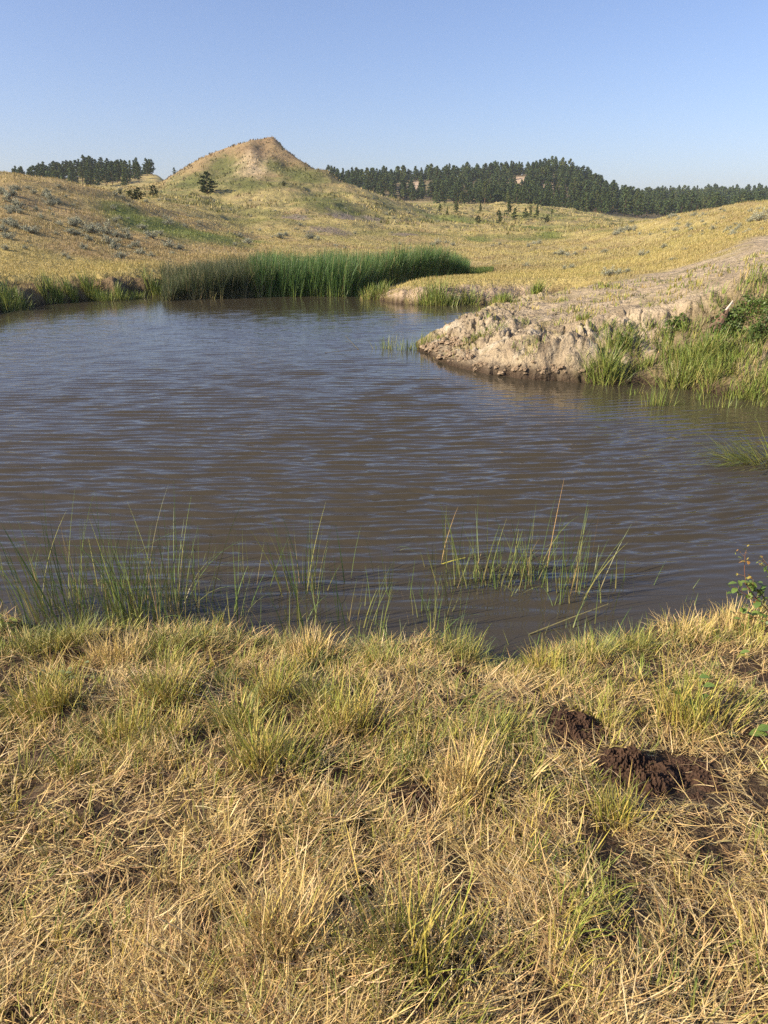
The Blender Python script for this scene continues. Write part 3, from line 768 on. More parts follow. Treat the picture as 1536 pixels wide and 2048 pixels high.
# ------------------------------------------------------------------ pines (unit height 1)
def pine_data(seed, kind, dense=1.0):
    g = np.random.default_rng(seed)
    C, S = [], []
    base = {0: .10, 1: .18, 2: .30, 3: .04}[kind]; wid = {0: .24, 1: .27, 2: .27, 3: .46}[kind]
    nl = 17
    limbs = []
    for l in range(nl):
        t = (l + g.random() * .7) / nl
        z = base + (1 - base) * t
        if kind == 3: prof = math.sin(min(1, t * 1.5 + .35) * math.pi / 2) * (1 - t ** 2.2) + .06
        elif kind == 0: prof = (1 - t) ** .85 + .07
        else: prof = (1 - t ** 1.8) * (.55 + .45 * min(1, t * 3)) + .09
        nb = g.integers(4, 7)
        for b in range(nb):
            if g.random() < (.12 if kind != 2 else .25): continue
            a = g.random() * 6.283; R = wid * prof * g.uniform(.55, 1.2)
            limbs.append((a, z, R))
            m = int((9 + R * 40) * dense * (2.2 if kind == 3 else 1))
            tt = g.uniform(.25, 1, m) ** .7
            px_ = np.cos(a) * R * tt + g.normal(0, .016, m); py2 = np.sin(a) * R * tt + g.normal(0, .016, m)
            pz = z + .05 * tt * R / wid * (1 if kind else -.5) + g.normal(0, .013, m)
            C.append(np.stack([px_, py2, pz], 1)); S.append(g.uniform(.026, .056, m) / dense ** .6)
    C.append(np.stack([g.normal(0, .012, 10), g.normal(0, .012, 10), np.linspace(.93, 1.0, 10)], 1)); S.append(np.full(10, .035))
    C = np.vstack(C); S = np.concatenate(S)
    base_c = np.array([[.080, .115, .038], [.062, .095, .036], [.105, .13, .042], [.048, .068, .024]][kind])
    cl = pnoise(C[:, 0] * 9 + seed, C[:, 2] * 12, seed) * .5 + 1
    cols = base_c * cl[:, None] * (1 + g.normal(0, .16, (len(C), 1)))
    crown = leaf_quads(C, S * 1.4, g, cols, .25, .75)
    B = Bag(); zz = np.linspace(-.03, .97, 6)
    B.add(tube(np.stack([.008 * np.sin(zz * 5 + seed), .008 * np.cos(zz * 4), zz], 1), .021 * (1.04 - zz), 6, (.13, .085, .055)))
    for a, z, R in limbs[::5]:
        B.add(tube([(0, 0, z - .01), (math.cos(a) * R * .5, math.sin(a) * R * .5, z + .005), (math.cos(a) * R * .9, math.sin(a) * R * .9, z + .02)], [.006, .004, .002], 4, (.11, .075, .05)))
    return crown, (np.vstack(B.v), np.vstack(B.f), np.vstack(B.c))
PD = [pine_data(100 + i, k) for i, k in enumerate([0, 1, 1, 2, 0, 1, 3, 3])]
PDL = [pine_data(100 + i, k, .45) for i, k in enumerate([0, 1, 1, 2, 0, 1])]
PM = [[("crown", new_mesh("pine_crown", *c, M_PINE)), ("trunk", new_mesh("pine_trunk", *t, M_BARK))] for c, t in PD]
g1 = np.random.default_rng(55)
cand = []
def wood(n, px0, px1, r0, r1, h0, h1, tag, gap):
    k = 0
    while k < n:
        px = g1.uniform(px0, px1); r = math.sqrt(g1.uniform(r0 * r0, r1 * r1))
        az = pix_az_tan(px, 400)[0]; x, y = r * math.sin(az), r * math.cos(az)
        k += 1
        if gap(px, r, x, y): continue
        if any((x - c[0]) ** 2 + (y - c[1]) ** 2 < 9 for c in cand[-400:]): continue
        cand.append((x, y, r, g1.uniform(h0, h1) * (1 + .25 * float(pnoise(x / 25, y / 25, 7))), tag))
GAPS = [(830, 370, 20, 26), (1040, 362, 22, 22), (1090, 375, 24, 18), (985, 392, 20, 14), (1340, 412, 34, 22)]
gp = []
for a, b, dx, dr in GAPS:
    h_ = hit(a, b, 340)
    if h_ is not None: gp.append((h_[0], h_[1], h_[3], dx / 1531 * h_[3], dr))
def ingap(x, y, r):
    for gx, gy, gr, w, dr in gp:
        az = math.atan2(gx, gy); u = (x - gx) * math.cos(az) - (y - gy) * math.sin(az); v = (x - gx) * math.sin(az) + (y - gy) * math.cos(az)
        if (u / w) ** 2 + (v / dr) ** 2 < 1.0: return True
    return False
wood(250, 36, 312, 345, 455, 5.5, 9.0, 'L', lambda px, r, x, y: ingap(x, y, r) or (px > 285 and r < 375))
wood(1450, 652, 1215, 372, 640, 4.5, 11.0, 'R', lambda px, r, x, y: ingap(x, y, r) or (px < 870 and r < 430) or r < 372 + 12 * math.sin(px * .06))
wood(1250, 1170, 1600, 430, 960, 7, 13, 'F', lambda px, r, x, y: ingap(x, y, r))
cand.sort(key=lambda c: -c[3] / c[2])
WLAB = {'L': ("dark pine in the wood on the low ridge left of the cone hill", "pines on the ridge left of the cone hill"),
        'R': ("dark pine on the big wooded hill right of the cone hill", "pines on the wooded hill right of the cone hill"),
        'F': ("dark pine in the far wood at the right edge", "pines in the far wood on the right")}
# --- single trees that stand apart: base px, py, height px, kind, label
SINGLES = [
 (416,388,33,6,"largest round dark juniper on the front slope of the cone hill"),
 (262,401,15,7,"low spreading juniper below the saddle, wider left half"),
 (278,400,19,6,"rounder juniper beside the low spreading one below the saddle"),
 (308,392,16,6,"small dark juniper between the double juniper and the cone hill"),
 (568,372,8,6,"tiny green juniper high on the cone hill apron"),
 (240,389,7,6,"tiny shrub like juniper in the saddle left of the cone hill"),
 (349,351,12,1,"lone little pine on the left skyline flank of the cone hill"),
 (912,427,23,0,"tall dark pine standing leftmost of the bigger ones on the right meadow"),
 (894,431,12,0,"small pine just left of the tall leftmost meadow pine"),
 (880,426,14,1,"pine half hidden where the cone hill slope meets the meadow"),
 (960,427,16,0,"single pine on the meadow between the tall left pine and the main row"),
 (956,446,12,6,"small round pine standing alone lowest on the meadow"),
 (1017,431,27,0,"tallest pine of the row on the right meadow"),
 (997,431,9,6,"tiny pine just left of the tallest meadow pine"),
 (999,448,20,0,"pine nearest the pond below the tallest meadow pine"),
 (1029,444,22,1,"broad pine right of and below the tallest meadow pine"),
 (1050,440,18,1,"round pine in the middle of the meadow row"),
 (1060,434,18,0,"narrow pine touching the round one in the meadow row"),
 (1073,436,20,0,"pointed pine near the right end of the meadow row"),
 (1094,445,11,6,"small round pine low at the right end of the meadow row"),
 (1104,431,10,1,"small pine farthest right on the meadow"),
]
used_n = 0
for px, py, hp, k, lab in SINGLES:
    h_ = hit(px, py, 90)
    if h_ is None: continue
    x, y, z, r = h_; H = hp / 1531 * r * 1.18
    s = (H * (1.5 if k == 7 else 1.1), H * (1.5 if k == 7 else 1.1), H)
    copy_thing(PM[k], "juniper" if k >= 6 else "pine_tree", (x, y, z - .02 * H), lab, "tree", None, g1.uniform(0, 6), s); used_n += 1
NIND = 272
far_bag = Bag(); far_tr = Bag()
for j, (x, y, r, h, tg) in enumerate(cand):
    k = int(g1.choice([0, 1, 2, 3, 4, 5], p=[.24, .2, .16, .08, .2, .12])); rz = g1.uniform(0, 6.28); z = float(hq(x, y))
    w = h * g1.uniform(.85, 1.2)
    if j < NIND:
        copy_thing(PM[k], "pine_tree", (x, y, z - .2), WLAB[tg][0], "tree", WLAB[tg][1], rz, (w, w, h))
    else:
        c, s = math.cos(rz), math.sin(rz)
        for B, dat in ((far_bag, PDL[k][0]), (far_tr, PDL[k][1])):
            v = dat[0] * np.array([w, w, h]); v = np.stack([v[:, 0] * c - v[:, 1] * s + x, v[:, 0] * s + v[:, 1] * c + y, v[:, 2] + z - .2], 1)
            B.add((v, dat[1], dat[2] * g1.uniform(.8, 1.25)))
print("pines", len(cand), used_n, "verts", far_bag.n)
link("pine_forest", far_bag.mesh("pine_forest", M_PINE), kind="stuff", label="dense dark pine forest over the far hills", cat="forest")
link("forest_trunks", far_tr.mesh("forest_trunks", M_BARK), kind="stuff", label="brown trunks inside the far pine forest", cat="forest")

# ------------------------------------------------------------------ sagebrush
def sage_proto(seed):
    g = np.random.default_rng(seed); B = Bag(); W = Bag(); C = []
    nb = 26
    for b in range(nb):
        a = g.random() * 6.283; el = g.uniform(.25, 1.45); L = g.uniform(.32, .62) * (0.75 + .35 * math.sin(el))
        tip = np.array([math.cos(a) * math.cos(el), math.sin(a) * math.cos(el), math.sin(el)]) * L
        mid = tip * .5 + np.array([g.normal(0, .04), g.normal(0, .04), -.03])
        W.add(tube([(0, 0, -.03), mid, tip * .92], [.014, .009, .004], 4, (.16, .125, .095)))
        m = 18 + int(g.integers(0, 22))
        t = g.uniform(.45, 1.08, m)
        C.append(np.outer(t, tip) + g.normal(0, .042, (m, 3)))
    C = np.vstack(C); C = C[C[:, 2] > -.01]
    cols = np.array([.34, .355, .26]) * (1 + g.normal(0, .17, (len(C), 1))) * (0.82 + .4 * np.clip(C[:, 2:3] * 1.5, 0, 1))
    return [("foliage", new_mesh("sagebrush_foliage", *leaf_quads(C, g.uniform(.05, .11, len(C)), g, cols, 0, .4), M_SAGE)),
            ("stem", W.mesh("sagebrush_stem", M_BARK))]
SG = [sage_proto(300 + i) for i in range(5)]
SPOTS_L = [(5,389,24),(26,391,26),(16,404,26),(35,417,28),(56,378,14),(68,388,16),(99,399,24),(101,412,22),(133,396,10),(117,409,16),(23,424,26),(83,437,16),(61,466,30),(16,450,28),(29,456,20),(5,463,30),(16,478,26),
 (146,452,26),(156,446,22),(141,468,26),(153,470,22),(180,466,34),(214,468,34),(232,474,26),(177,481,20),(216,487,28),(229,499,26),(167,498,22),(242,517,28),(255,478,26),(284,459,26),(302,476,30),(271,494,24),(281,509,26),
 (302,513,18),(338,494,28),(360,498,20),(338,449,22),(330,438,14),(398,447,14),(370,455,12),(50,498,12),(345,508,16),(320,470,20),(12,500,18),(112,470,14),(120,452,14),(196,455,16),(250,466,20)]
SPOTS_R = [(1240,466,20),(1256,462,18),(1230,470,14),(1068,490,16),(1078,488,16),(1056,494,12),(1123,511,18),(1135,513,16),(1110,509,12),(1150,512,14),(1328,496,20),(1283,513,22),(1295,508,12),(1220,552,32),(1238,548,20),(1255,546,22),(1520,442,28),(1500,444,18),
 (875,489,16),(893,487,14),(865,492,12),(905,492,12),(1053,533,16),(1143,537,18),(1128,540,14),(1210,505,16),(1170,500,12),(1345,520,14),(1370,500,12),(1465,470,20),(1472,462,14),(1380,475,10),(1300,470,10),(985,493,10),(1000,490,10)]
SPOTS_M = [(560,476,18),(572,472,14),(620,478,22),(636,482,18),(480,475,16),(495,488,20),(470,492,14),(710,468,10),(520,462,10),(600,452,10),(800,490,12),(672,492,10),(690,497,8),(820,498,10)]
g2 = np.random.default_rng(77)
def rnd_spots(n, px0, px1, py0, py1, s0, s1):
    return [(g2.uniform(px0, px1), g2.uniform(py0, py1), g2.uniform(s0, s1)) for _ in range(n)]
SPOTS_L2 = rnd_spots(40, 0, 300, 375, 520, 8, 16)
SPOTS_R2 = rnd_spots(62, 1230, 1536, 418, 470, 7, 14)
SPOTS_M2 = rnd_spots(66, 280, 900, 392, 480, 5, 9)
LAB_S = {'L': ("silver grey sagebrush bush on the tan slope at the left", "sagebrush on the left slope"),
         'R': ("silver grey sagebrush bush on the golden hillside at the right", "sagebrush on the right hillside"),
         'M': ("small grey sagebrush on the rolling ground below the cone hill", "sagebrush below the cone hill")}
BIGL = {(1220,552,32): "largest grey sagebrush at the top edge of the bare clay bank", (61,466,30): "large bright sagebrush alone at the far left of the slope",
        (180,466,34): "left one of two biggest sagebrush bushes on the left slope", (214,468,34): "right one of two biggest sagebrush bushes on the left slope",
        (242,517,28): "lowest sagebrush on the left slope above the yellow flat", (1240,466,20): "pale sagebrush clump on the crest of the right hillside"}
for key, lst in (('L', SPOTS_L + SPOTS_L2), ('R', SPOTS_R + SPOTS_R2), ('M', SPOTS_M + SPOTS_M2)):
    for sp in lst:
        px, py, wp = sp
        h_ = hit(px, py, 23)
        if h_ is None or h_[3] > 330: continue
        x, y, z, r = h_
        Wm = wp / 1531 * r * 1.12
        if Wm > 3.0: Wm = 3.0
        lab = BIGL.get(sp); s = Wm / .95
        copy_thing(SG[int(g2.integers(5))], "sagebrush", (x, y, z - .02), lab or LAB_S[key][0], "shrub", None if lab else LAB_S[key][1],
                   g2.uniform(0, 6.28), (s * g2.uniform(.75, 1.2), s * g2.uniform(.75, 1.2), s * g2.uniform(.6, 1.05)))

# ------------------------------------------------------------------ cattail and bulrush beds
bag = Bag()
def bed(n, px0, px1, back, hgt, wid, cols_b, cols_t, wts, lean, front=.15, seedp=1, nseg=4, curl=.35, hf=None):
    # plants stand in the band between the front edge on the water and `back` metres behind it
    px = rng.uniform(px0, px1, n); fr = np.interp(px, [330, 350, 420, 510, 600, 690, 720, 760, 800, 860, 930, 990], [25.0, 25.4, 25.3, 25.8, 25.8, 25.4, 26.0, 27.5, 29, 31.5, 34, 37])
    r = fr + back * rng.random(n) ** 1.25 + .35 * fbm(px / 16, px * 0, 2, 501)
    az = np.arctan2((px - 768.0), F_PX * CP + (1024 - 575) * SP)
    x, y = r * np.sin(az), r * np.cos(az)
    z = np.maximum(hq(x, y), -.25)
    hs = hf(px) if hf else 1.0
    L = rng.uniform(*hgt, n) * hs * (1 + .16 * fbm(x * .8, y * .8, 2, 505) + .16 * fbm(x * 2.6, y * 2.6, 2, 507))
    ct = pal(n, cols_t, wts, .2); cb = pal(n, cols_b, [1] * len(cols_b), .2)
    a_ = rng.normal(1.2, 1.6, n)
    return blades(np.stack([x, y, z], 1), L, wid * rng.uniform(.7, 1.3, n), a_, np.abs(rng.normal(0, lean, n)), np.abs(rng.normal(0, curl, n)), cb, ct, nseg, cmid=ct * .9, tipw=.1, face=rng.uniform(0, 6.28, n))
hfc = lambda px: np.interp(px, [490, 520, 700, 850, 890, 925, 950, 990], [.82, .93, .93, .85, .74, .45, .22, .15])
bag.add(bed(25000, 502, 935, 5.5, (1.0, 1.85), .019, [(.20, .26, .06), (.30, .27, .09)], [(.085, .165, .045), (.11, .205, .055), (.065, .13, .045), (.19, .27, .07), (.33, .28, .12)], [4, 4, 3, 1.5, .7], .08, hf=hfc))
bag.add(bed(1900, 510, 720, .9, (.5, 1.15), .017, [(.34, .33, .10), (.2, .28, .06)], [(.12, .20, .045), (.17, .26, .06), (.09, .16, .04)], [3, 2, 3], .12, hf=None))
bag.add(bed(2500, 880, 985, 4, (.7, 1.1), .025, [(.20, .26, .06)], [(.10, .16, .035), (.16, .2, .05)], [3, 2], .12, hf=hfc))
link("cattail_bed", bag.mesh("cattail_bed", M_REED), kind="stuff", label="tall bright green cattails along the far water", cat="cattails")
bag = Bag()
hfb = lambda px: np.interp(px, [325, 345, 380, 440, 515], [.5, .75, .9, 1.0, 1.0])
bag.add(bed(13000, 326, 520, 4.6, (.95, 1.55), .014, [(.24, .19, .09), (.30, .25, .12)], [(.075, .105, .045), (.11, .13, .05), (.26, .22, .10), (.06, .08, .04)], [4, 3, 1.6, 3], .13, curl=.25, hf=hfb))
bag.add(bed(900, 345, 520, .3, (.25, .6), .02, [(.42, .33, .18)], [(.34, .28, .14), (.2, .2, .07)], [3, 2], .3))
link("bulrush_bed", bag.mesh("bulrush_bed", M_REED), kind="stuff", label="dark brownish bulrushes left of the bright cattails", cat="bulrushes")

# ------------------------------------------------------------------ grass clumps on the shores (each a thing)
def clump(name, px, py, hp, wp, n, label, cat, colsb, colst, wts, mat=M_REED, lean=.22, curl=.5, wblade=.010, group=None, water=True, heading=None, hmin=.55, rmin=0, depth=.6, tilt=0, nseg=4, stems=False):
    h_ = hit(px, py, rmin)
    if h_ is None: return None
    x, y, z, r = h_
    sl = math.hypot(r, CAM_H)
    H = hp / F_PX * sl; Wm = wp / F_PX * sl
    g = np.random.default_rng(int(px * 7 + py))
    ox = g.normal(0, .27, n) * Wm; oy = g.normal(0, .27, n) * Wm * depth
    X, Y = x + ox, y + oy
    Z = np.maximum(hq(X, Y), -.12 if water else -1) - .01
    L = H * g.uniform(hmin, 1.12, n)
    lx = ox / (Wm + 1e-6) * lean * 1.5 + g.normal(0, lean * .45, n); ly = oy / (Wm + 1e-6) * lean * 1.5 + g.normal(0, lean * .45, n)
    if heading is not None: lx = lx + tilt * math.sin(heading); ly = ly + tilt * math.cos(heading)
    az = np.arctan2(lx, ly); th = np.hypot(lx, ly)
    cb = pal(n, colsb, [1] * len(colsb), .15, g); ct = pal(n, colst, wts, .18, g)
    B = Bag()
    B.add(blades(np.stack([X - x, Y - y, Z - z], 1), L, wblade * g.uniform(.6, 1.25, n), az, th, np.abs(g.normal(curl * .6, curl * .5, n)) + (g.random(n) < .10) * (1.4 if nseg > 5 else .4), cb, ct, nseg, tipw=.1, face=az + math.pi / 2 + g.normal(0, .8, n)))
    return link(name, B.mesh(name, mat), None, label, cat, group, None, (x, y, z))
GB = [(.22, .25, .06), (.32, .29, .10)]; GT = [(.10, .19, .03), (.15, .24, .04), (.22, .28, .055), (.30, .30, .08)]
FAR_CL = [
 (9,613,44,60,260,"tall dark green sedge at the left edge of the far shore"), (40,610,24,40,120,"low sedge beside the tall one at the left edge"),
 (92,600,24,20,90,"small yellow green sedge left of the paired clumps"), (113,601,38,22,150,"taller green sedge left of a pale slumped gap in the left bank"),
 (143,602,34,18,120,"narrow green sedge at the pale slumped gap in the left bank"), (183,599,40,28,200,"brightest tall sedge right of the pale gap in the left bank"),
 (210,602,28,30,160,"mid green sedge spreading over the left waterline"), (240,600,26,32,160,"dull sedge below the dark overhang of the left bank"),
 (272,597,22,30,120,"low sedge near the right end of the left bank"), (315,590,34,34,220,"bushy green sedge right beside the dark bulrushes"),
 (748,598,26,50,260,"bright round sedge clump between cattails and the small peninsula"), (868,610,36,66,420,"biggest dark sedge clump on the front of the small peninsula"),
 (941,608,22,32,160,"smaller sedge clump right of the biggest one on the peninsula"), (902,609,18,24,90,"low sedge between the two clumps on the peninsula"),
 (1004,605,20,52,200,"low spreading sedge at the inlet behind the clay bank"), (1074,588,26,22,130,"upright yellow green tuft on top of the inlet bank"),
 (1170,640,16,30,60,"thin yellow tuft on the bare top of the clay bank")]
for px, py, hp, wp, n, lab in FAR_CL:
    clump("sedge_clump", px, py, hp, wp, n, lab, "sedge", GB, GT, [3, 3, 3, 1], wblade=.018)
NEAR_CL = [
 (1213,752,104,62,420,"tall leaning grass tuft left of the bare gap on the right bank"),(1232,700,70,60,260,"grass tuft above the tall leaning one on the right bank"),
 (1182,752,50,34,90,"thin low tuft beside crumbling clay on the right bank"),(1362,770,96,84,460,"widest green grass tuft at the water on the right bank"),
 (1402,716,90,80,460,"dark green grass tuft in the middle of the right bank"),(1345,712,60,60,240,"mid green tuft left of the dark one on the right bank"),
 (1420,772,70,50,200,"grass tuft at the water right of the widest one"),(1490,796,76,84,420,"thick green clump at the waterline near the right edge"),
 (1530,780,60,60,220,"green clump against the right edge of the picture"),(1500,700,50,80,260,"grassy mound high on the right bank near the edge"),
 (1440,745,60,70,260,"dark grass tuft between the widest one and the thick waterline clump"),(1290,735,50,50,160,"short tuft in the bare gap of the right bank"),(1325,690,44,50,170,"yellowish tuft above the bare gap of the right bank"),
 (1462,715,50,60,200,"mid green tuft under the leafy bushes on the right bank"),(1200,665,34,60,120,"low grass on the brow above the leaning tuft"),(1262,700,44,44,130,"small tuft between the leaning one and the bare gap"),(1378,668,36,60,140,"weedy grass beside the stump"),(1420,620,26,60,90,"thin grass on bare clay above the stump"),
 (1300,660,30,60,130,"low weedy tuft at the clay edge above the right bank"),(1260,664,34,50,120,"low pale green tuft at the clay crest"),
 (1050,650,20,40,70,"small yellow tuft on the clay bank brow"),(985,660,26,50,110,"yellow grass tuft on the left shoulder of the clay bank"),
 (955,672,26,44,110,"yellow green tuft just above the clods on the clay tip"),(1035,700,20,40,50,"sparse tuft in the middle of the clay face"),(1060,712,18,40,40,"sparse low tuft lower on the clay face")]
for px, py, hp, wp, n, lab in NEAR_CL:
    clump("grass_tuft", px, py, hp * .66, wp * .85, int(n * .55), lab, "grass tuft", GB, GT, [3, 4, 3, 1.5], wblade=.011, rmin=8, lean=.30, curl=.9)
REEDS = [(775,698,40,40,60,"left half of the reed patch off the clay tip"),(815,700,38,54,110,"denser right half of the reed patch off the clay tip"),(846,693,26,28,60,"short reeds touching the clay tip"),
 (1312,812,58,34,70,"isolated reed clump in the water below the right bank"),(1398,800,40,26,30,"thin straw stalks in the water below the widest tuft"),(1265,790,40,40,26,"few thin stalks in the water under the leaning tuft"),
 (1440,815,46,60,36,"yellow stalks standing in the water near the right edge"),(1518,812,44,40,30,"pale stalks in the water at the right edge")]
for px, py, hp, wp, n, lab in REEDS:
    clump("reed_clump", px, py, hp, wp, n, lab, "reeds", GB, GT, [3, 3, 3, 2], wblade=.009, lean=.16, curl=.3, rmin=7, depth=.5)
clump("reed_clump", 1530, 925, 110, 90, 330, "arching reeds reaching in over the water from the right edge", "reeds", GB, GT, [2, 3, 3, 3], wblade=.008, lean=.3, curl=1.0, heading=-1.6, tilt=.75, rmin=5)
clump("reed_clump", 1490, 912, 70, 90, 110, "low bent reeds left of the arching ones", "reeds", GB, GT, [2, 3, 3, 3], wblade=.007, lean=.3, curl=.8, heading=-1.6, tilt=.6, rmin=5)

# --- rushes standing in the near water
RB = [(.16, .21, .06), (.30, .28, .10), (.36, .27, .12)]; RT = [(.08, .155, .04), (.055, .115, .035), (.13, .21, .045), (.32, .34, .09), (.50, .32, .14)]
RUSH = [
 (12,1165,85,40,12,"sparse bent rushes at the left edge"),(68,1170,160,30,6,"few tall single rushes near the left edge"),(112,1215,215,54,30,"tall dark rush clump, leftmost big one"),
 (165,1232,190,70,46,"dense rush clump left of centre in the big left stand"),(225,1240,190,64,44,"thickest rushes in the big left stand"),(290,1238,225,74,52,"tallest rush clump in the big left stand"),
 (345,1225,215,44,26,"tall rushes on the right side of the big left stand"),(392,1130,100,30,12,"short broken rushes farther out from the left stand"),(432,1225,110,36,14,"short rushes right of the big left stand"),
 (487,1172,135,24,9,"slim group with one bent dark rush"),(463,1240,160,30,12,"rushes rising from the green tussock"),(562,1205,100,16,4,"three thin rushes near the middle left"),(612,1180,190,30,20,"narrow tall rush group left of the middle"),
 (618,1255,140,36,10,"thin rushes rising from the bank left of the middle"),(702,1165,175,10,3,"lone tall rush pair left of the middle"),(690,1262,170,50,12,"thin rushes with one arching over near the middle"),(735,1262,150,30,8,"leaning rushes by the middle of the bank"),
 (777,1095,160,10,3,"slender lone rushes far out in the middle"),(792,1185,120,36,12,"low green rushes in the middle of the water"),(885,1135,130,20,8,"rush group with a drooping tip right of the middle"),(872,1240,140,44,22,"rushes fanned out to the right near the bank"),
 (915,1168,120,34,16,"yellow bent rushes left of the right stand"),(960,1165,170,44,34,"left half of the right rush stand"),(990,1170,130,34,20,"right half of the right rush stand"),(1022,1190,64,24,9,"short rushes below the right stand"),
 (1055,1158,200,26,20,"tallest rushes of the right stand"),(1072,1165,110,20,10,"short rushes beside the tallest of the right stand"),(1128,1185,180,34,26,"separate tufted rush clump right of the right stand"),(1178,1155,90,24,10,"small rush clump with pale base"),
 (1213,1218,140,20,7,"thin rushes near the right part of the bank"),(1240,1170,140,18,4,"pair of leaning rushes right of the others"),(1275,1180,90,24,4,"single thick leaning rush on the right"),(1355,1178,55,8,2,"two tiny stalks standing alone on the right"),(1370,1215,90,20,5,"few pale stalks nearest the rose bush"),
 (1120,1262,110,80,16,"arching rushes low over the water on the right"),(1040,1290,90,60,12,"flattened rushes over the dark notch in the bank"),(560,1262,120,60,12,"scattered rushes at the bank left of the middle"),(820,1288,90,50,12,"low leaning rushes at the bank near the middle")]
for i, (px, py, hp, wp, n, lab) in enumerate(RUSH):
    clump("rush_clump", px, py, hp * 1.12, wp * 2.7, int(n * 1.9) if n > 7 else n, lab, "rushes", RB, RT, [4, 3.5, 3, .9, .35], wblade=.0062, lean=.15 if hp > 100 else .32, curl=.32 if i < len(RUSH) - 4 else 1.6, hmin=.35, depth=.8, nseg=7)

# --- named tussocks on the near bank
TUS = [
 (60,1300,60,90,400,0,"blue green tussock at the left end of the near waterline"),(150,1285,64,80,380,0,"green tussock below the dense left rushes"),(330,1300,60,70,340,0,"soft green tussock at the foot of the tallest left rushes"),
 (620,1305,66,90,380,2,"straw tussock with green tips left of the middle waterline"),(760,1330,60,100,420,0,"flattened green tussock at the middle of the waterline"),(1090,1345,60,70,320,1,"yellow tussock right of the dark notch"),
 (1480,1260,60,90,380,2,"pale combed tussock under the rose bush"),(100,1420,90,110,380,1,"yellow green tussock on the far left of the bank"),(330,1400,80,90,320,1,"green tussock between the clover and the tall narrow one"),(620,1400,80,80,320,0,"dark green tussock right of the tall narrow one"),
 (918,1318,76,100,620,0,"rounded blue green tussock at the water's edge right of the middle"),(1185,1320,74,70,420,0,"fine green tussock between the dark notch and the right bank"),
 (1378,1445,96,120,520,1,"big yellow green tussock around broad leaves on the right"),(545,1402,96,48,240,1,"tall narrow green tussock left of the middle"),
 (480,1452,80,80,380,0,"dark green sloping tussock left of the tall narrow one"),(235,1322,66,100,420,2,"straw and green tussock fanned out on the left edge of the water"),
 (500,1250,76,70,380,0,"green tussock in the water's edge left of the middle"),(400,1290,50,90,360,0,"low green tussock behind the fanned straw one"),
 (530,1530,100,110,420,1,"wide yellow tussock in the middle left of the bank"),(700,1450,90,110,420,1,"green gold tussock near the middle of the bank"),
 (940,1580,100,110,420,2,"tall dry tussock left of the dark dung pile"),(1235,1640,70,80,300,1,"tussock in front of the large dung pile"),(1275,1300,60,60,260,0,"thin green tussock right of the dark notch"),(1375,1272,50,90,380,2,"wind combed tussock near the rose bush"),
 (250,1480,80,100,300,1,"yellow green tussock on the left part of the bank"),(830,1920,120,160,420,1,"nearest green gold tussock at the bottom middle"),(560,1880,130,140,340,2,"tall dry tussock near the bottom left")]
TP = {0: (YEL + DRY[:1], BLU + GRN[:2] + YEL[:1], [3, 3, 2, 2, 2, 1]), 1: (YEL + DRY[:2], GRN + YEL, [2, 3, 1, 3, 3, 2, 3]), 2: (DRY[:3], DRY[:3] + YEL + GRN[3:], [3, 2, 3, 2, 1, 2, 1])}
for px, py, hp, wp, n, k, lab in TUS:
    cb, ct, w = TP[k]
    clump("grass_tussock", px, py, hp, wp, int(n * .6), lab, "grass tussock", cb, ct, w, mat=M_STRAW, lean=.30, curl=.6 if k else 1.1, wblade=.0040 if k else .0034, water=False, hmin=.4, depth=.8)

# ------------------------------------------------------------------ dung piles, clods, leafy plants, rose bush, stump
def lump(seed, nu=40, nv=22, rough=.3, flat=.4, freq=2.2):
    """crumbly lump of unit radius, flattened"""
    u = np.linspace(0, 2 * math.pi, nu, endpoint=False); v = np.linspace(.02, math.pi * .62, nv)
    U, Vv = np.meshgrid(u, v, indexing='ij')
    d = np.stack([np.sin(Vv) * np.cos(U), np.sin(Vv) * np.sin(U), np.cos(Vv)], -1).reshape(-1, 3)
    q = np.array([mnoise.fractal(Vector(p * freq + seed), 0.7, 2.0, 6) for p in d])
    q2 = np.array([mnoise.noise(Vector(p * freq * 3.1 + seed + 9)) for p in d])
    rr = 1 + rough * q + rough * .5 * np.abs(q2)
    P = d * rr[:, None] * np.array([1, 1, flat])
    i = np.arange(nu * nv).reshape(nu, nv); j = np.roll(i, -1, 0)
    f = np.stack([i[:, :-1], i[:, 1:], j[:, 1:], j[:, :-1]], -1).reshape(-1, 4)
    return P, f, q
def crumbly(seed, R, flat, nr_=70, na_=150):
    """crumbled pile: a low dome broken up into crumbs, with a ragged outline"""
    a = np.linspace(0, 2 * math.pi, na_, endpoint=False); q = np.linspace(0.0, 1, nr_) ** .8
    A, Q = np.meshgrid(a, q, indexing='ij')
    edge_ = 1 + .22 * fbm(np.cos(A) * 1.4 + seed, np.sin(A) * 1.4, 3, 601)
    X, Y = np.cos(A) * Q * edge_, np.sin(A) * Q * edge_ * 1.0
    dome = np.sqrt(np.clip(1 - Q ** 2.2, 0, 1))
    big = fbm(X * 2.1 + seed, Y * 2.1 + seed, 3, 611); crumb = 1 - np.abs(pnoise(X * 9 + seed, Y * 9, 5)) * 2.2; fine = fbm(X * 19 + seed, Y * 19, 3, 621)
    Zp = dome * flat * (.5 + 1.1 * big) + dome * flat * .22 * crumb + .055 * fine * dome ** .5 - .06 * Q ** 6
    X = X + .05 * fine; Y = Y + .05 * fbm(X * 17, Y * 17 + seed, 2, 631)
    P = np.stack([X, Y, Zp], -1).reshape(-1, 3) * R
    i = np.arange(na_ * nr_).reshape(na_, nr_); j = np.roll(i, -1, 0)
    f = np.stack([i[:, :-1], i[:, 1:], j[:, 1:], j[:, :-1]], -1).reshape(-1, 4)
    return P, f[:, ::-1] if False else f[:, [0, 1, 2, 3]], (fine + .5 * crumb).ravel()
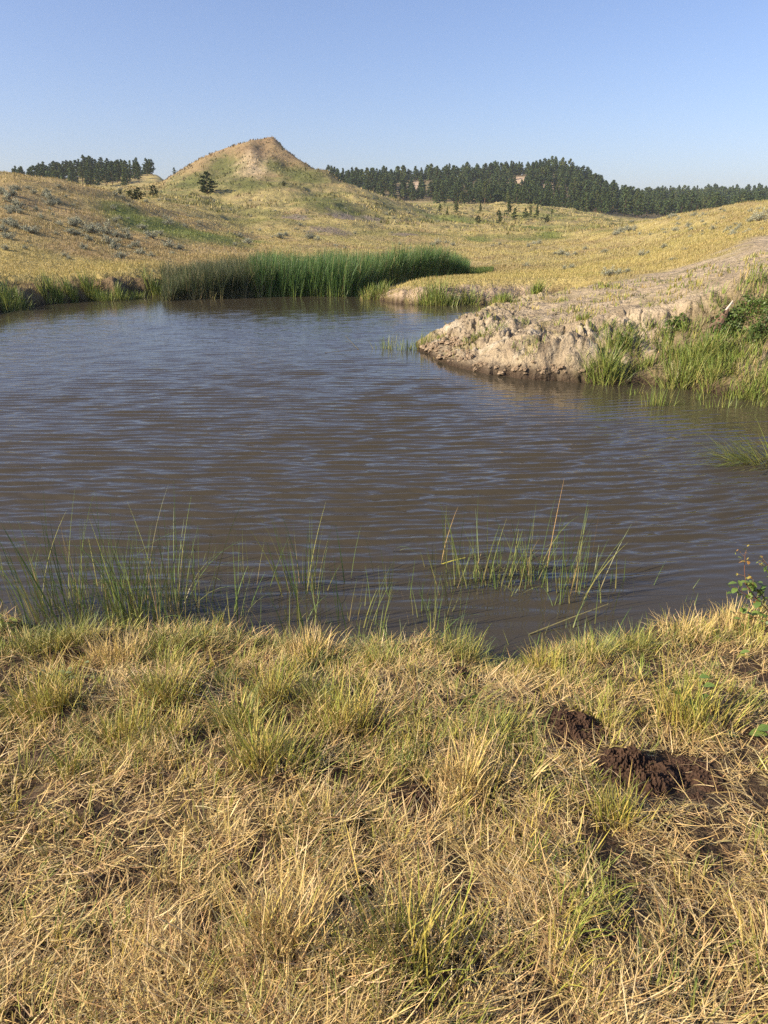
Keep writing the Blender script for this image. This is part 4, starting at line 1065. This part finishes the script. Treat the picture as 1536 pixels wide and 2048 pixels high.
for i, (px, py, wp, fl, lab) in enumerate(DUNG):
    x, y, z, Rm = DSP[i]
    P, f, q = crumbly(i * 5.3 + 2, Rm, fl * .85)
    cc = lerp(np.tile(np.array([.042, .025, .017]), (len(P), 1)), np.array([.12, .068, .040]), np.clip(q * .9, 0, .85))
    me = new_mesh("dung_pile", P, f, cc, M_DUNG, False)
    link("dung_pile" if i < 10 else "soil_clod", me, None, lab, "dung" if i < 10 else "clod", None, None, (x, y, z - .004))
# clay clods along the foot of the clay bank
LM = []
for s in range(6):
    P, f, q = lump(40 + s * 3.1, 20, 12, .45, .75, 1.6)
    LM.append(new_mesh("clay_clod", P, f, lerp(np.tile(np.array([.30, .22, .14]), (len(P), 1)), np.array([.44, .35, .24]), np.clip(q + .3, 0, 1)), M_CLAY, False))
g3 = np.random.default_rng(91)
for k in range(125):
    if k < 85: px = g3.uniform(848, 940); py = np.interp(px, [845, 880, 940], [703, 694, 700]) + g3.normal(0, 1) * np.interp(px, [845, 890, 940], [5, 13, 18])
    else: px = g3.uniform(930, 1190); py = 752 - abs(g3.normal(0, 1)) * 14 - (8 if px < 980 else 0)
    h_ = hit(px, py, 8)
    if h_ is None or h_[2] < .03: continue
    x, y, z, r = h_; s = g3.uniform(2.5, 7) / F_PX * r * (1.2 if g3.random() < .2 else .75)
    lab = ("crumbly tan clay clod heaped on the tip of the clay bank", "clay clods on the tip of the clay bank") if k < 85 else ("tan clay clod fallen at the foot of the clay bank", "clay clods along the foot of the clay bank")
    o = link("clay_clod", LM[k % 6], None, lab[0], "clod", lab[1], None, (x, y, z))
    o.scale = (s, s, s * .9); o.rotation_euler = (g3.normal(0, .3), g3.normal(0, .3), g3.uniform(0, 6))

def leaf(B, base, tip, width, col, up=.15):
    """one broad rounded leaf, folded a little along the midrib"""
    base = np.array(base, float); tip = np.array(tip, float); ax = tip - base; L = np.linalg.norm(ax); ax /= L
    side = np.cross(ax, [0, 0, 1.0]); side /= np.linalg.norm(side) + 1e-9; nrm = np.cross(side, ax)
    ts = [0, .15, .4, .7, .9, 1.0]; ws = [.06, .6, 1.0, .85, .45, .04]
    v = []
    for t, w in zip(ts, ws):
        c = base + ax * L * t + nrm * (up * L * math.sin(t * math.pi) * .4)
        v += [c - side * w * width / 2 + nrm * w * width * .13, c, c + side * w * width / 2 + nrm * w * width * .13]
    f = []
    for k in range(5):
        for q in (0, 1):
            a = k * 3 + q; f.append((a, a + 1, a + 4, a + 3))
    B.add((np.array(v), np.array(f), np.tile(np.array(col, float), (len(v), 1))))

def leafy_plant(name, px, py, leaves, label, cat, stems=True):
    h_ = hit(px, py); x, y, z, r = h_; sl = math.hypot(r, CAM_H - z); m = sl / F_PX
    e = empty(name, (x, y, z), label, cat)
    S = Bag(); B = Bag()
    for (lx, lz, ly, size, ang, col) in leaves:     # offsets in photo-scale units turned into metres
        b = np.array([lx * m, ly * m, lz * m]); d = np.array([math.cos(ang), -.35, math.sin(ang) * .75]) * size * m
        if len(leaves) > 10: leaf(B, b, b + d, size * m * .8, col)
        else:
            L1 = Bag(); leaf(L1, b, b + d, size * m * .8, col); link("leaf", L1.mesh(name + "_leaf", M_LEAF, smooth=True), e)
        S.add(tube([(0, 0, -.02), b * np.array([.6, .6, .55]), b], [.002, .0017, .0013], 5, (.2, .16, .05)))
    if B.n: link("foliage", B.mesh(name + "_foliage", M_LEAF, smooth=True), e)
    link("stem", S.mesh(name + "_stem", M_LEAF), e)
    return e
LG = [(.14, .22, .05), (.18, .26, .06), (.10, .17, .04), (.28, .28, .06)]
leafy_plant("broadleaf_plant", 1385, 1435, [(-38,48,0,34,2.2,LG[0]),(-26,32,2,36,-.5,LG[1]),(-14,20,0,34,-.8,LG[2]),(4,4,-6,34,-.1,LG[1]),(6,34,4,22,.9,LG[2]),(10,60,6,20,.4,LG[1]),(0,78,8,18,.2,LG[0])], "weed with broad round leaves among the big right tussock", "weed")
leafy_plant("broadleaf_plant", 1490, 1478, [(-14,8,0,26,2.8,LG[2]),(4,10,0,28,.3,LG[1]),(16,18,2,26,.4,LG[0]),(26,22,4,22,-.3,LG[2]),(-4,4,-4,20,-1,LG[3])], "low weed with round leaves near the right edge of the bank", "weed")
leafy_plant("broadleaf_plant", 1465, 1330, [(-10,8,0,18,2.4,LG[2]),(4,12,0,20,1.0,LG[3]),(10,22,2,16,.6,LG[1]),(-22,4,0,16,-2.6,LG[1])], "small yellow leafed weed behind the right tussock", "weed")
leafy_plant("broadleaf_plant", 945, 1420, [(-4,14,0,22,2.0,LG[2]),(4,8,0,22,-.7,LG[2]),(2,24,2,18,1.4,LG[0])], "small dark leafed weed right of the middle", "weed")
g4 = np.random.default_rng(17)
leafy_plant("clover_patch", 128, 1362, [(g4.normal(0, 26), g4.uniform(2, 26), g4.normal(0, 14), g4.uniform(6, 11), g4.uniform(-2, 4), (.24, .28, .12)) for _ in range(46)], "small grey green clover leaves on the left of the bank", "clover")
leafy_plant("clover_patch", 8, 1262, [(g4.normal(0, 14), g4.uniform(2, 22), g4.normal(0, 8), g4.uniform(7, 12), g4.uniform(-2, 4), (.30, .33, .07)) for _ in range(24)], "tiny yellow green weed at the left end of the waterline", "clover")

# rose bush at the right edge
h_ = hit(1545, 1262); x, y, z, r = h_; m = math.hypot(r, CAM_H - z) / F_PX
e = empty("rose_bush", (x, y, z), "young rose bush with reddish stems and small round leaves at the right edge", "shrub")
S = Bag(); B = Bag()
def spray(pts, nl, green, rad0=.0032):
    P = np.array([(a * m, c * m, b * m) for a, b, c in pts]); S.add(tube(P, np.linspace(rad0, .0012, len(P)), 5, (.30, .13, .06)))
    for _ in range(nl):
        t = g4.uniform(.25, 1) * (len(P) - 1); i = min(int(t), len(P) - 2); b = P[i] + (P[i + 1] - P[i]) * (t - i)
        a = g4.uniform(0, 6.28); q = b + np.array([math.cos(a), g4.normal(0, .5), math.sin(a)]) * m * g4.uniform(3, 13)
        S.add(tube([b, q], [.0009, .0007], 4, (.30, .17, .07)))
        for kx in range(3):
            w = q + g4.normal(0, 1, 3) * m * 4; s = m * (g4.uniform(9, 15) if green else g4.uniform(4, 8))
            dv = np.array([g4.normal(), g4.normal() * .6, g4.normal()]); dv /= np.linalg.norm(dv)
            col = LG[int(g4.integers(3))] if green else [(.34, .28, .06), (.24, .28, .06), (.36, .20, .06)][int(g4.integers(3))]
            leaf(B, w, w + dv * s, s * .7, col)
spray([(30,0,0),(0,25,0),(-40,62,-4),(-66,92,-6),(-74,118,-6),(-78,150,-4)], 13, False)
spray([(10,8,0),(-16,40,-8),(-44,66,-10),(-72,80,-10),(-92,92,-10)], 5, True)
spray([(20,10,0),(-6,48,-6),(-40,76,-8),(-58,96,-8)], 13, True)
spray([(34,20,0),(16,60,2),(-6,86,2),(-30,106,0)], 9, True)
spray([(40,20,0),(28,70,4),(10,96,4),(-20,118,2),(-44,134,0)], 9, False)
spray([(50,20,0),(44,70,4),(36,100,4),(20,120,2),(10,140,0)], 12, False)
spray([(20,0,0),(-10,22,-6),(-50,34,-8),(-80,42,-8)], 7, True)
spray([(60,30,0),(40,50,4),(20,60,4),(0,64,2),(-14,60,0)], 10, True)
link("foliage", B.mesh("rose_foliage", M_LEAF, smooth=True), e); link("stem", S.mesh("rose_stem", M_LEAF), e)

# leafy weeds high on the right bank
def bush(px, py, hp, wp, label, col=(.12, .18, .04), n=900, rmin=8):
    h_ = hit(px, py, rmin)
    if h_ is None: return
    x, y, z, r = h_; m = r / F_PX; g = np.random.default_rng(int(px)); W = wp * m * .85; H = hp * m * .75
    e = empty("leafy_bush", (x, y, z), label, "shrub")
    a = g.random(n) * 6.283; rr = np.sqrt(g.random(n)); zz = g.random(n)
    top = H * (1 - rr ** 2 * .8) * (.75 + .3 * np.sin(a * 3 + px))
    X = np.cos(a) * rr * W * .5; Y = np.sin(a) * rr * W * .4; Zl = hq(x + X, y + Y) - z
    C = np.stack([X, Y, Zl + top * zz ** .5], 1) + g.normal(0, .015, (n, 3))
    cols = np.array(col) * (1 + g.normal(0, .22, (n, 1)))
    link("foliage", new_mesh("bush_foliage", *leaf_quads(C, g.uniform(.03, .06, n), g, cols, 0, .6), M_LEAF), e)
    T = Bag()
    for k in range(0, n, 30): T.add(tube([C[k] * np.array([.5, .5, 0]) + [0, 0, Zl[k] - .02], C[k]], [.005, .002], 4, (.16, .11, .06)))
    link("stem", T.mesh("bush_stem", M_BARK), e)
bush(1492, 636, 52, 90, "green leafy bush below the clay cut near the right edge")
bush(1452, 668, 44, 60, "dark leafy bush around the bleached stump", (.09, .14, .035))
bush(1350, 662, 26, 50, "low leafy weeds left of the stump", n=420)
bush(1525, 668, 50, 60, "dark bush at the right edge above the bank", (.085, .13, .035))
bush(1240, 772 - 90, 22, 46, "low weeds on the brow between clay and grass", n=260)
# bleached stump with a broken white branch
h_ = hit(1436, 655, 8); x, y, z, r = h_; m = r / F_PX
e = empty("tree_stump", (x, y, z), "weathered stump with a bleached white branch on the right bank", "stump")
B = Bag(); B.add(tube([(0, 0, -6 * m), (2 * m, 0, 8 * m), (8 * m, 0, 20 * m), (12 * m, 0, 30 * m)], [10 * m, 8 * m, 6 * m, 2 * m], 9, (.17, .11, .075)))
for dx, dz in ((-22, -4), (-12, -14), (10, -12), (20, -4), (-4, -18)):
    B.add(tube([(0, -2 * m, 6 * m), (dx * m * .6, -5 * m, (dz * .2 + 4) * m), (dx * m, -9 * m, dz * m * .6)], [5 * m, 3 * m, 1.2 * m], 6, (.19, .13, .09)))
link("stump_root", B.mesh("stump_root", M_WOOD), e)
B = Bag(); B.add(tube([(6 * m, 0, 14 * m), (10 * m, 0, 30 * m), (15 * m, 0, 38 * m), (18 * m, 0, 44 * m)], [2.4 * m, 1.8 * m, 1.4 * m, .9 * m], 7, (.62, .56, .47)))
B.add(tube([(16 * m, 0, 40 * m), (20 * m, 0, 38 * m)], [1.4 * m, .6 * m], 5, (.62, .56, .47)))
link("branch", B.mesh("stump_branch", M_WOOD), e)
# floating stick
a = on_water(1325, 1190); b_ = on_water(1385, 1172)
o = on_water(860, 735)
def stick(p0, p1, label, rr=.004, col=(.3, .26, .18)):
    x0, y0 = on_water(*p0); x1, y1 = on_water(*p1)
    me = Bag(); me.add(tube([(0, 0, .004), ((x1 - x0) * .5, (y1 - y0) * .5, .03), (x1 - x0, y1 - y0, .05)], [rr, rr, rr * .5], 5, col))
    link("floating_stalk", me.mesh("floating_stalk", M_WOOD), None, label, "stalk", None, None, (x0, y0, 0))
stick((718, 700), (690, 676), "thin dark stalk leaning out of the open water left of the reed patch", .006, (.1, .09, .05))
stick((1058, 1270), (1215, 1222), "long pale stalk lying on the water on the right", .0035, (.3, .27, .12))
stick((880, 1130), (930, 1128), "short yellow stalk lying flat by the bent rushes", .004, (.45, .42, .08))
stick((650, 706), (717, 705), "thin stalk floating flat far out on the open water", .005, (.13, .11, .07))

# ------------------------------------------------------------------ haze
m_h = D.materials.new("thin_haze"); m_h.use_nodes = True
nt = m_h.node_tree
for n_ in list(nt.nodes):
    if n_.type != 'OUTPUT_MATERIAL': nt.nodes.remove(n_)
pv = nt.nodes.new("ShaderNodeVolumePrincipled")
pv.inputs["Color"].default_value = (.80, .88, 1.0, 1); pv.inputs["Density"].default_value = HAZE
pv.inputs["Anisotropy"].default_value = 0.2
nt.links.new(pv.outputs[0], [n_ for n_ in nt.nodes if n_.type == 'OUTPUT_MATERIAL'][0].inputs["Volume"])
zb = float(TZ.min()) - 1.0; hx = 1700.0; zt = 85.0
v = [(sx_ * hx, sy_ * hx, z_) for z_ in (zb, zt) for sx_, sy_ in ((-1, -1), (1, -1), (1, 1), (-1, 1))]
f = [(0, 3, 2, 1), (4, 5, 6, 7), (0, 1, 5, 4), (1, 2, 6, 5), (2, 3, 7, 6), (3, 0, 4, 7)]
link("haze", new_mesh("haze", np.array(v, float), np.array(f), None, m_h), kind="stuff", label="thin pale blue air haze over the far hills", cat="haze")
